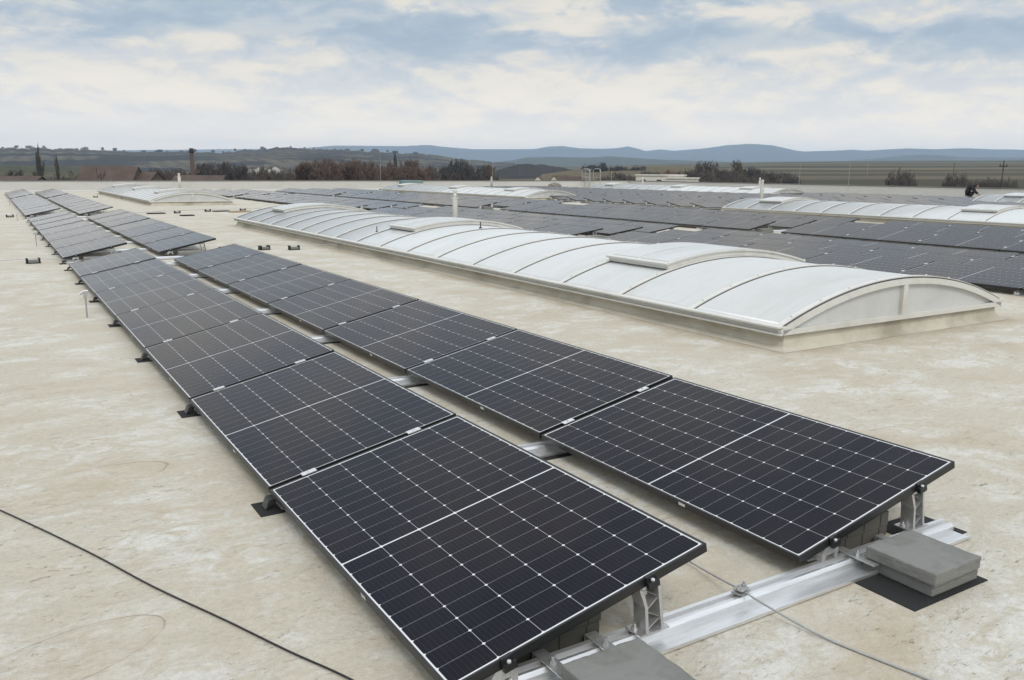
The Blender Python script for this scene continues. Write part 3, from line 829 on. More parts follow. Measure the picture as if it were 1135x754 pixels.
# little black foot mats at the low edge of the left row
mp = None
for (y0, n, bn) in BLK:
    for k in range(n + 1):
        if y0 == 0 and k == 0: continue
        yy = y0 + k * PITCH
        if yy > 30: continue
        if mp is None:
            m = MB(); m.box(-0.062, 0.10, -0.085, 0.085, 0.0005, 0.0035)
            mp = m.build('rubber_mat', M_RUB); o = mp
        else: o = mp.copy(); COL.objects.link(o)
        o.location = (0.0, yy, 0); tag(o, 'small black foot mat at the low edge of the left row, %s joint, %s' % (ORD[k], bn), 'rubber mat', 'black foot mats along the left row')
rm = None
for k in range(1, 7):
    if rm is None:
        m = MB(); m.box(-0.10, 0.12, -0.10, 0.115, 0.0005, 0.0035); rm = m.build('rubber_mat', M_RUB); o = rm
    else: o = rm.copy(); COL.objects.link(o)
    o.location = (1.54, k * PITCH, 0); tag(o, 'small black mat under the rail between the two nearest rows, %s joint from the front' % ORD[k - 1], 'rubber mat', 'black mats between the nearest rows')
# steel feet that show at the low edge
ft = None
for (y0, n, bn) in BLK[:2]:
    for k in range(n + 1):
        if y0 == 0 and k == 0: continue
        if ft is None:
            m = MB(); m.prism([(-0.026, 0.0095), (-0.021, 0.0095), (-0.006, 0.046), (-0.006, 0.052), (0.05, 0.052), (0.05, 0.047), (-0.011, 0.047)], 'y', -0.03, 0.03)
            ft = m.build('rail_foot', M_FOOT); o = ft
        else: o = ft.copy(); COL.objects.link(o)
        o.location = (0.0, y0 + k * PITCH, 0); tag(o, 'small dark end stop of the rail poking from the left row, %s joint, %s' % (ORD[k], bn), 'rail foot', 'rail feet along the left row')
# ballast under the block ends
bb = None
def ballast(x, y, rz, lab):
    global bb
    if bb is None:
        m = MB(); m.box(-0.20, 0.20, -0.14, 0.14, 0.0035, 0.055); m.box(-0.19, 0.195, -0.135, 0.135, 0.057, 0.107)
        bb = m.build('concrete_slab', M_CONC, None, bevel=0.006); o = bb
    else: o = bb.copy(); COL.objects.link(o)
    o.location = (x, y, 0); o.rotation_euler = (0, 0, rz); tag(o, lab, 'concrete slab', 'ballast slabs under row ends')
for (y0, n, bn) in BLK[1:]:
    for x, rn in ((0.47, 'left nearest row'), (1.98, 'right nearest row')):
        ballast(x, y0 - 0.20 + (0.36 if x > 1 else 0), random.uniform(-.1, .1), 'grey ballast slabs at the near end of the %s, %s' % (bn, rn))
    for xs, gn in ((AX, 'beyond the large skylight'), (BX, 'before the second skylight')):
        for ri, x in enumerate(xs):
            ballast(x + 0.5, y0 - 0.05, random.uniform(-.1, .1), 'grey ballast slabs at the %s, %s row %s' % (bn, ORD[ri], gn))
for i, (y, gap) in enumerate(crows):
    if gap: ballast(23.75, y + 0.45, PI / 2, 'grey ballast slabs at the left end of a turned row between two skylights')

# ------------------------------------------------------------------ conductors, cables, small roof items
def wire(name, pts, r, m, label, cat, n=6):
    mb = MB()
    # smooth the way points
    P = [Vector(p) for p in pts]; out = []
    for i in range(len(P) - 1):
        p0, p1, p2, p3 = P[max(i - 1, 0)], P[i], P[i + 1], P[min(i + 2, len(P) - 1)]
        for t in [j / 8 for j in range(8)]:
            out.append(0.5 * ((2 * p1) + (p2 - p0) * t + (2 * p0 - 5 * p1 + 4 * p2 - p3) * t * t + (3 * p1 - p0 - 3 * p2 + p3) * t ** 3))
    out.append(P[-1])
    mb.tube(out, r, n); o = mb.build(name, m, None, smooth=True); tag(o, label, cat); return o
wire('black_cable', [(-1.6, 3.55, .006), (-1.05, 2.362, .006), (-.755, 1.69, .006), (-.580, 1.248, .006), (-.408, .865, .006), (-.281, .569, .006), (-.165, .318, .006), (-.03, -.05, .006), (.1, -.5, .006), (.15, -1.2, .006)], 0.0034, M_CABLE, 'thin black cable lying across the bare roof at lower left', 'cable')
wire('lightning_wire', [(1.33, 1.2, .012), (1.285, .75, .013), (1.25, .36, .018), (1.215, .15, .040), (1.197, .052, .054), (1.215, -.06, .036), (1.262, -.27, .007), (1.336, -.57, .006), (1.42, -.95, .006), (1.5, -1.5, .006)], 0.0038, M_STEEL, 'bright round conductor wire crossing the near rail between the two rows', 'wire')
m = MB(); m.box(-0.03, 0.03, -0.022, 0.022, 0.047, 0.052); m.box(-0.024, 0.024, -0.018, 0.018, 0.0585, 0.063)
for q in (-0.019, 0.019): m.lathe([(0.009, 0), (0.009, 0.008), (0.005, 0.009), (0.005, 0.018)], 6, c=(q, 0.0, 0.063))
o = m.build('wire_clamp', M_STEEL); o.location = (1.197, 0.052, 0); o.rotation_euler = (0, 0, 0.25)
tag(o, 'small bolted clamp fixing the conductor wire to the near rail', 'clamp')
wire('lightning_wire', [(-1.4, 13.55, .055), (-.41, 13.77, .075), (.4, 13.1, .06), (1.6, 13.05, .05), (2.7, 13.9, .05), (3.49, 14.44, .08), (3.99, 14.19, .08), (4.8, 13.9, .10)], 0.004, M_STEEL, 'thin conductor wire crossing the gap between front and second block', 'wire')
wire('lightning_wire', [(2.9, 28.7, .06), (3.9, 29.3, .07), (4.63, 29.34, .085), (5.81, 30.09, .085), (6.2, 30.0, .08), (7.1, 30.3, .07), (8.9, 30.6, .06)], 0.006, M_STEEL, 'thin conductor wire on holders between the two left skylights', 'wire')
wh = None
def holder(x, y, rz, lab):
    global wh
    if wh is None:
        wh = empty('wire_holder', (0, 0, 0))
        m = MB(); m.box(-0.075, 0.075, -0.06, 0.06, 0.010, 0.055); m.build('concrete_foot', M_CONC, wh, bevel=0.006)
        m = MB(); m.box(-0.10, 0.10, -0.075, 0.075, 0.001, 0.0095); m.box(-0.10, -0.0765, -0.05, 0.05, 0.010, 0.085); m.box(0.0765, 0.10, -0.05, 0.05, 0.010, 0.085)
        m.build('plastic_cradle', M_RUB, wh); o = wh
    else: o = copy_tree(wh)
    o.location = (x, y, 0); o.rotation_euler = (0, 0, rz); tag(o, lab, 'wire holder', 'black wire holders on the roof')
holder(-.409, 13.77, 0.1, 'black cradle wire holder left of the gap between front and second block')
holder(3.49, 14.44, 0.3, 'left one of two black wire holders between right row and large skylight')
holder(3.99, 14.19, 0.0, 'right one of two black wire holders close to the large skylight')
holder(4.63, 29.34, 0.2, 'left black wire holder between the two left skylights')
holder(5.81, 30.09, 0.2, 'middle black wire holder between the two left skylights')
holder(7.1, 30.3, 0.2, 'right black wire holder between the two left skylights')
holder(-.377, 28.77, 0.2, 'small black wire holder far left on the bare roof')
holder(3.957, 47.84, 0.2, 'black wire holder by the left skylight near the far parapet')
pm = None
for (x, y, sx, lab) in ((3.93, 29.25, 0.55, 'left dark mat piece lying between the two left skylights'), (6.25, 30.0, 0.55, 'right dark mat piece lying between the two left skylights'), (4.6, 27.5, 0.40, 'nearest dark mat piece before the far left skylight')):
    m = MB(); m.box(-sx / 2, sx / 2, -0.15, 0.15, 0.001, 0.035); o = m.build('mat_stack', M_RUB, None, bevel=0.004)
    o.location = (x, y, 0); o.rotation_euler = (0, 0, 0.1); tag(o, lab, 'mat', 'dark mats on the roof')
m = MB()
for k in range(3): m.box(-0.4, 0.4, -0.10 + 0.10 * k, -0.02 + 0.10 * k, 0.001, 0.05)
o = m.build('timber_offcuts', mat('raw_timber', (0.36, 0.27, 0.17), 0.8, var=0.2, vscale=5)); o.location = (6.75, 29.2, 0); o.rotation_euler = (0, 0, 0.5)
tag(o, 'short brown timber battens on the roof before the far left skylight', 'timber')

def air_rod(x, y, h, lab):
    r = empty('rod_holder', (x, y, 0)); tag(r, lab, 'rod', 'short metal rods along the left row')
    m = MB(); m.tube([(0, 0, 0.0), (0, 0, h)], 0.008, 6); m.build('rod', M_STEEL, r)
    m = MB(); m.tube([(-0.05, 0, h - 0.015), (-0.01, 0, h + 0.012), (0.03, 0, h + 0.015)], 0.012, 6); m.box(-0.018, 0.018, -0.018, 0.018, h - 0.05, h - 0.004); m.build('rod_head', M_ALUC, r)
air_rod(-0.19, 7.75, 0.26, 'short metal rod with bent head standing left of the front block')
air_rod(-0.20, 17.21, 0.26, 'short metal rod standing left of the second block')
air_rod(-0.24, 26.6, 0.20, 'short metal rod at the far end of the second block')
air_rod(-0.17, 37.3, 0.24, 'short metal rod left of the third block')
# little rods on the large skylight
for (x, y, lab) in ((5.25, 13.1, 'tiny black peg on the left slope of the large skylight'), (6.3, 11.0, 'tiny black peg near the crest of the large skylight')):
    z = arc(t_of_x(x - 4.83), 0.0)[1]
    m = MB(); m.box(-0.02, 0.02, -0.02, 0.02, 0, 0.02); m.tube([(0, 0, 0.02), (0, 0, 0.11)], 0.009, 6)
    o = m.build('wire_peg', M_RUB); o.location = (x, y, z); tag(o, lab, 'peg', 'pegs on the skylights')

def vent_pipe(x, y, h, rad, lab):
    r = empty('vent_pipe', (x, y, 0)); tag(r, lab, 'vent pipe', 'pale vent pipes on the roof')
    m = MB(); m.lathe([(rad * 1.9, 0.001), (rad * 1.5, 0.05), (rad * 1.02, 0.12)], 16); m.build('collar', M_CURB, r, smooth=True)
    m = MB(); m.lathe([(rad, 0.10), (rad, h * 0.80), (rad * 0.98, h * 0.80 + 0.01)], 16); m.build('pipe', M_PIPE, r, smooth=True)
    m = MB(); m.lathe([(rad * 0.62, h * 0.8), (rad * 0.62, h * 0.93)], 12); m.build('neck', M_PIPE, r, smooth=True)
    m = MB(); m.lathe([(rad * 1.25, h * 0.785), (rad * 1.25, h * 0.815)], 16); m.build('flange', M_PIPE, r); m = MB(); m.lathe([(rad * 0.8, h * 0.93), (rad * 0.85, h * 0.985), (rad * 0.3, h)], 12); m.build('cap', M_PIPE, r)
vent_pipe(8.85, 16.8, 1.06, 0.062, 'tall white vent pipe rising behind the middle of the large skylight')
vent_pipe(26.6, 23.2, 1.22, 0.075, 'white vent pipe with wide cap behind the second skylight at right')
vent_pipe(45.0, 40.2, 1.17, 0.075, 'slim white vent pipe just left of the wide capped one, near the parapet')
vent_pipe(45.0, 52.7, 1.10, 0.07, 'short white vent pipe in front of the parapet below the flat white house')
vent_pipe(34.6, 59.4, 1.03, 0.08, 'white vent pipe beside the tall lightning rod at the far parapet')
vent_pipe(10.2, 58.9, 1.21, 0.10, 'white vent pipe at the far parapet below the brick chimney')

def light_rod(x, y, h, lab):
    r = empty('lightning_rod', (x, y, 0)); tag(r, lab, 'lightning rod', 'tall thin lightning rods on the roof')
    m = MB(); m.tube([(0, 0, 0.08), (0, 0, h * 0.5), (0, 0, h)], [0.014, 0.011, 0.005], 6); m.build('rod', M_STEEL, r)
    m = MB(); m.lathe([(0.17, 0.001), (0.17, 0.07), (0.05, 0.09)], 12); m.build('concrete_foot', M_CONC, r)
light_rod(25.1, 60.0, 2.9, 'thin lightning rod at the far parapet left of the teal box')
light_rod(24.0, 41.0, 2.4, 'thin lightning rod rising beside the centre distance skylight')
light_rod(49.5, 40.6, 2.55, 'left of two thin lightning rods at the right parapet')
light_rod(49.5, 36.4, 2.5, 'right of two thin lightning rods at the right parapet')

# access ladder over the parapet
lad = empty('access_ladder', (45.8, 61.0, 0)); tag(lad, 'grey steel access ladder with safety hoops at the far parapet', 'ladder')
m = MB()
for s in (-0.28, 0.28): m.tube([(s, 0.30, 0.1), (s, 0.30, 1.72)], 0.03, 6)
for k in range(6): m.tube([(-0.28, 0.30, 0.2 + 0.28 * k), (0.28, 0.30, 0.2 + 0.28 * k)], 0.014, 5)
m.build('ladder', M_STEEL, lad)
m = MB()
for zz_ in (1.0, 1.35, 1.70):
    m.tube([(-0.28 + 0.56 * i / 10, 0.30 + 0.62 * math.sin(PI * i / 10), zz_) for i in range(11)], 0.022, 5)
for i in (2, 5, 8): m.tube([(-0.28 + 0.56 * i / 10, 0.30 + 0.62 * math.sin(PI * i / 10), 0.75) , (-0.28 + 0.56 * i / 10, 0.30 + 0.62 * math.sin(PI * i / 10), 1.70)], 0.018, 5)
m.build('safety_cage', M_STEEL, lad)
for s in (-0.62, 0.62):
    m = MB(); m.tube([(s, -0.75, 0.02), (s, -0.75, 1.50), (s, -0.68, 1.68), (s, -0.5, 1.74), (s, 0.1, 1.74), (s, 0.28, 1.66), (s, 0.32, 1.45), (s, 0.32, 0.75)], 0.035, 6)
    m.tube([(s, -0.75, 1.0), (s, 0.32, 1.0)], 0.025, 5); m.build('handrail', M_STEEL, lad)
tb = empty('vent_box', (28.25, 61.25, 0)); tag(tb, 'low teal metal box at the far parapet by the distant skylight', 'vent box')
m = MB(); m.box(-0.92, 0.92, -0.28, 0.28, 0.40, 0.71); m.build('housing', M_TEAL, tb, bevel=0.03)
m = MB(); [m.box(-0.8 + 0.27 * k, -0.62 + 0.27 * k, -0.285, -0.281, 0.45, 0.66) for k in range(6)]; m.build('louvre', mat('louvre_grey', (0.2, 0.25, 0.22), 0.5), tb)
m = MB(); [m.box(x_ - 0.04, x_ + 0.04, -0.2, 0.2, 0.001, 0.40) for x_ in (-0.75, 0.75)]; m.build('leg', M_STEEL, tb)
# lumpy bundle by the far parapet
bmx = bmesh.new(); bmesh.ops.create_icosphere(bmx, subdivisions=4, radius=1.0)
for v in bmx.verts:
    n = noise.noise(v.co * 2.3) * 0.22 + noise.noise(v.co * 6) * 0.08
    v.co *= 1 + n; v.co.x *= 0.62; v.co.y *= 0.45; v.co.z = max(v.co.z * 0.30 + 0.24, 0.002)
me = bpy.data.meshes.new('bundle'); bmx.to_mesh(me); bmx.free(); me.materials.append(M_TARP); me.polygons.foreach_set('use_smooth', [True] * len(me.polygons))
o = bpy.data.objects.new('covered_bundle', me); COL.objects.link(o); o.location = (40.9, 59.4, 0)
tag(o, 'brownish grey lumpy bundle lying before the far parapet', 'bundle')

# ------------------------------------------------------------------ crouching person
def skin_mesh(name, verts, edges, radii, m, parent=None, lv=2, root=0):
    me = bpy.data.meshes.new(name); me.from_pydata(verts, edges, []); o = bpy.data.objects.new(name, me)
    COL.objects.link(o)
    md = o.modifiers.new('s', 'SKIN'); 
    for i, r in enumerate(radii):
        sv_ = me.skin_vertices[0].data[i]; sv_.radius = (r, r) if isinstance(r, float) else r; sv_.use_root = (i == root)
    md.use_smooth_shade = True
    sb = o.modifiers.new('u', 'SUBSURF'); sb.levels = lv; sb.render_levels = lv
    dg = bpy.context.evaluated_depsgraph_get(); dg.update()
    nm = bpy.data.meshes.new_from_object(o.evaluated_get(dg)); bpy.data.objects.remove(o)
    nm.materials.clear(); nm.materials.append(m)
    nm.polygons.foreach_set('use_smooth', [True] * len(nm.polygons))
    o2 = bpy.data.objects.new(name, nm); link_child(o2, parent); return o2
per = empty('person', (49.3, 27.95, 0), 0); tag(per, 'person in black workwear crouching and bending forward by the right parapet', 'person')
# local: u = facing direction (towards the right of the picture, -Y), built in x=facing, y=side
V = [(0.0, 0, 0.36), (0.08, 0, 0.52), (0.20, 0, 0.66), (0.30, 0, 0.72), (0.37, 0, 0.745),
     (0.05, 0.10, 0.33), (0.36, 0.17, 0.40), (0.14, 0.16, 0.09), (0.28, 0.17, 0.04),
     (0.05, -0.10, 0.33), (0.34, -0.15, 0.30), (0.02, -0.16, 0.07), (0.16, -0.17, 0.04),
     (0.27, 0.19, 0.68), (0.40, 0.23, 0.45), (0.56, 0.14, 0.34), (0.27, -0.19, 0.68), (0.42, -0.22, 0.44), (0.57, -0.12, 0.30)]
E_ = [(0, 1), (1, 2), (2, 3), (3, 4), (0, 5), (5, 6), (6, 7), (7, 8), (0, 9), (9, 10), (10, 11), (11, 12), (3, 13), (13, 14), (14, 15), (3, 16), (16, 17), (17, 18)]
Rr = [0.16, 0.16, 0.165, 0.12, 0.06, 0.11, 0.08, 0.055, 0.05, 0.11, 0.08, 0.055, 0.05, 0.075, 0.05, 0.036, 0.075, 0.05, 0.036]
body = skin_mesh('body', V, E_, Rr, M_BLACKCL, per)
# head, hands
bmx = bmesh.new(); bmesh.ops.create_uvsphere(bmx, u_segments=20, v_segments=14, radius=0.105)
for v in bmx.verts:
    v.co.y *= 0.78; v.co.z *= 1.12
    if v.co.z < -0.03 and v.co.x < 0.02: v.co.x *= 0.75
    if v.co.x > 0.085 and abs(v.co.y) < 0.022 and -0.035 < v.co.z < 0.02: v.co.x += 0.022
    if v.co.z < -0.02: v.co.y *= 0.85
me = bpy.data.meshes.new('head'); bmx.to_mesh(me); bmx.free(); me.materials.append(M_SKIN); me.polygons.foreach_set('use_smooth', [True] * len(me.polygons))
hd = bpy.data.objects.new('head', me); link_child(hd, per); hd.location = (0.455, 0, 0.755); hd.rotation_euler = (0, 0.55, 0)
bmx = bmesh.new(); bmesh.ops.create_uvsphere(bmx, u_segments=20, v_segments=14, radius=0.116)
bmesh.ops.delete(bmx, geom=[v for v in bmx.verts if v.co.x > 0.045 and v.co.z < 0.06 or v.co.z < -0.06], context='VERTS')
for v in bmx.verts: v.co.y *= 0.80; v.co.z *= 1.12
me = bpy.data.meshes.new('hair'); bmx.to_mesh(me); bmx.free(); me.materials.append(M_HAIR); me.polygons.foreach_set('use_smooth', [True] * len(me.polygons))
hr = bpy.data.objects.new('hair', me); link_child(hr, hd)
for sgn, w in ((1, V[15]), (-1, V[18])):
    hv = [(w[0], w[1], w[2]), (w[0] + 0.07, w[1], w[2] - 0.05)]; he = [(0, 1)]; rr = [0.030, 0.026]
    for q in range(4):
        a = len(hv); sp_ = (q - 1.5) * 0.018; ln = (0.036, 0.042, 0.040, 0.030)[q]
        hv += [(w[0] + 0.085, w[1] + sp_, w[2] - 0.065), (w[0] + 0.085 + ln * 0.7, w[1] + sp_ * 1.1, w[2] - 0.075 - ln * 0.6), (w[0] + 0.088 + ln * 0.8, w[1] + sp_ * 1.1, w[2] - 0.09 - ln * 1.2)]
        he += [(1, a), (a, a + 1), (a + 1, a + 2)]; rr += [0.011, 0.0095, 0.008]
    a = len(hv); hv += [(w[0] + 0.05, w[1] - sgn * 0.035, w[2] - 0.03), (w[0] + 0.09, w[1] - sgn * 0.045, w[2] - 0.07)]; he += [(0, a), (a, a + 1)]; rr += [0.012, 0.009]
    skin_mesh('hand', hv, he, rr, M_SKIN, per, 1)
per.rotation_euler = (0, 0, -PI / 2 + 0.35); per.scale = (1.15, 1.15, 1.1)

# ------------------------------------------------------------------ terrain and hills
def interp(pts, x):
    if x <= pts[0][0]: return pts[0][1]
    for (a, b), (c, d) in zip(pts, pts[1:]):
        if x <= c: return b + (d - b) * (x - a) / (c - a)
    return pts[-1][1]
GZ = -9.05
def azim(px): d = ray(px, 190); return math.atan2(d.x, d.y)
PLAIN = [(-400, 186), (0, 186), (300, 188), (560, 187), (660, 184), (760, 181.5), (860, 179.5), (1000, 178.3), (1135, 178), (1500, 178)]
def top_z(px, py, R): return at_r(px, py, R).z
tm = MB()
xs_ = [-700 + 25 * i for i in range(110)]
Rs = [30, 62, 100, 160, 260, 380, 550, 800, 1150, 1600, 2100, 2600, 3300, 4500, 7000, 10500, 13500]
cols = []
AZ = [azim(max(-1200, min(2400, x))) for x in xs_]
a = AZ[-1]; extra = []
while a + math.radians(6) < AZ[0] + 2 * PI - math.radians(3): a += math.radians(6); extra.append(a)
for x, az in list(zip(xs_, AZ)) + [(None, a_) for a_ in extra]:
    zt = top_z(x, interp(PLAIN, x), 2600) if x is not None else 20.0
    cols.append([])
    for R in Rs:
        if R <= 160: z = GZ
        elif R <= 2600: t = (R - 160) / 2440; z = GZ + (zt - GZ) * t ** 0.9 + 3.5 * noise.noise((math.sin(az) * R * .004, math.cos(az) * R * .004, 0)) * min(1, t * 3) * (1 - t)
        else: z = zt - (R - 2600) * 0.004
        cols[-1].append((CAM.x + math.sin(az) * R, CAM.y + math.cos(az) * R, z))
nR = len(Rs); nC = len(cols)
for c in cols: tm.v += c
tm.v.append((CAM.x, CAM.y, GZ)); ctr = len(tm.v) - 1
for i in range(nC):
    j = (i + 1) % nC
    tm.f.append((ctr, j * nR, i * nR)); tm.m.append(0)
    for k in range(nR - 1):
        tm.f.append((i * nR + k, j * nR + k, j * nR + k + 1, i * nR + k + 1)); tm.m.append(0)
o = tm.build('ground', M_FIELD, None, smooth=True); tag(o, kind='structure')

def hill(name, prof, R, depth, m, base=GZ - 3, rough=1.0, step=3.0, seed=0.0, nf=9):
    x0, x1 = prof[0][0], prof[-1][0]
    n = int((x1 - x0) / step) + 1
    mb = MB(); rows = []
    for i in range(n):
        px = x0 + (x1 - x0) * i / (n - 1)
        p = at_r(px, interp(prof, px), R)
        az = math.atan2(p.x - CAM.x, p.y - CAM.y)
        fade = min(1, min(i, n - 1 - i) / 5.0)
        zr = p.z + rough * R * 0.0006 * noise.noise((px * 0.11 + seed, seed, 0)) + rough * R * 0.0004 * noise.noise((px * 0.45 + seed, seed, 5))
        zr = base + (zr - base) * (0.15 + 0.85 * fade)
        row = []
        for k in range(nf + 4):
            t = k / nf
            rr = R - depth * (1 - t) if k <= nf else R + depth * (t - 1) * 1.8
            if k <= nf: h = (t * t * (3 - 2 * t)) * 0.55 + 0.45 * t
            else: h = 1 - ((k - nf) / 3.0) ** 1.5
            bump = noise.noise((math.sin(az) * rr * 6 / R + seed, math.cos(az) * rr * 6 / R, 1.5)) * 0.12 * math.sin(PI * min(t, 1))
            z = base + (zr - base) * max(0, h + bump)
            row.append((CAM.x + math.sin(az) * rr, CAM.y + math.cos(az) * rr, z))
        rows.append(row)
    w = nf + 4
    for r_ in rows: mb.v += r_
    for i in range(n - 1):
        for k in range(w - 1):
            mb.f.append((i * w + k, (i + 1) * w + k, (i + 1) * w + k + 1, i * w + k + 1)); mb.m.append(0)
    o = mb.build(name, m, None, smooth=True); tag(o, kind='structure'); return o
FAR = [(-300, 168), (100, 167), (300, 165), (340, 164), (369, 161.6), (394, 161.6), (425, 162), (448, 162), (476, 160.7), (489, 162.6), (526, 165.5), (560, 165.5), (593, 165.3), (608, 162.6), (624, 162), (643, 164.5), (667, 165), (684, 164.3), (696, 162.4), (705, 164.3), (715, 167.6), (732, 165.6), (746, 167.2), (780, 164.6), (808, 160.8), (831, 159.5), (856, 161), (882, 167), (891, 168), (922, 167.2), (945, 166), (960, 167), (985, 165.6), (1005, 164.6), (1035, 165.5), (1070, 164.4), (1100, 165.5), (1135, 166), (1200, 165), (1500, 166)]
hill('mountains', FAR, 11500, 3500, wood_hill('mountain_wood', (0.030, 0.036, 0.030), (0.05, 0.052, 0.04), (0.06, 0.06, 0.045), 0.0010), base=-40, rough=0.3, seed=3.1)
LEFT = [(-420, 166), (-100, 165), (0, 164), (40, 164.4), (100, 166), (150, 168.5), (176, 169), (209, 168), (244, 169.7), (267, 166.5), (284, 166.5), (305, 164.2), (320, 163.4), (342, 165.2), (370, 166), (397, 167.2), (425, 169.2), (455, 170.3), (483, 171.7), (498, 174.8), (520, 177), (540, 179), (568, 181), (600, 184), (640, 190)]
hill('wooded_hills', LEFT, 2300, 1200, wood_hill('winter_wood', (0.026, 0.025, 0.026), (0.040, 0.036, 0.032), (0.115, 0.100, 0.066), 0.0055, vine=0.012), rough=1.8, seed=9.4, step=2.0)
CEN = [(480, 188), (520, 184), (545, 180.5), (568, 178), (583, 174.8), (613, 174), (651, 174.8), (676, 173.5), (707, 175.3), (729, 177), (760, 178), (790, 179), (840, 181), (900, 184)]
hill('green_hill', CEN, 4600, 1300, wood_hill('far_meadow', (0.075, 0.085, 0.055), (0.060, 0.066, 0.048), (0.055, 0.06, 0.045), 0.002), rough=0.5, seed=1.7, step=2.5)
LOW = [(880, 181), (930, 178.5), (970, 176), (985, 174.5), (1005, 172.5), (1022, 171), (1045, 172.5), (1070, 174.5), (1110, 175), (1150, 174.5), (1300, 176)]
hill('low_ridge', LOW, 7000, 1200, wood_hill('far_ridge_wood', (0.035, 0.04, 0.034), (0.06, 0.062, 0.048), (0.08, 0.08, 0.055), 0.002), rough=0.5, seed=5.5)
DW = [(535, 196), (550, 189), (566, 184), (585, 181.5), (600, 182.5), (615, 184.5), (632, 188), (650, 193)]
hill('dark_wood_rise', DW, 900, 350, wood_hill('dark_wood', (0.030, 0.028, 0.030), (0.045, 0.040, 0.038), (0.04, 0.038, 0.034), 0.02), rough=2.2, seed=2.2, step=1.2)
TAN = [(585, 196), (610, 192), (628, 189.5), (650, 187.5), (672, 185.8), (700, 184.6), (730, 184.2), (770, 185.6), (800, 188), (840, 193), (870, 198)]
hill('tan_rise', TAN, 700, 260, wood_hill('dry_grass', (0.165, 0.130, 0.075), (0.130, 0.105, 0.062), (0.14, 0.115, 0.07), 0.02), rough=0.6, seed=7.7)
OLV = [(-250, 184), (-60, 183.5), (0, 183), (60, 184), (110, 186.5), (150, 190), (200, 195), (230, 199)]
hill('olive_slope', OLV, 750, 300, wood_hill('olive_field', (0.082, 0.078, 0.042), (0.062, 0.066, 0.038), (0.10, 0.09, 0.05), 0.012), rough=0.8, seed=4.9)

# haze: one closed box of thin air
hb = MB(); hb.box(-13800, 13800, -13800, 13800, -75, 420)
hm = bpy.data.materials.new('haze_air'); hm.use_nodes = True; ht = hm.node_tree; ht.nodes.clear()
pv_ = ht.nodes.new('ShaderNodeVolumePrincipled'); pv_.inputs['Color'].default_value = (0.60, 0.775, 1.0, 1); pv_.inputs['Density'].default_value = 1.0e-4
ho = ht.nodes.new('ShaderNodeOutputMaterial'); ht.links.new(pv_.outputs[0], ho.inputs['Volume'])
o = hb.build('haze', hm); tag(o, 'thin bluish air over the whole valley', 'haze', kind='stuff')

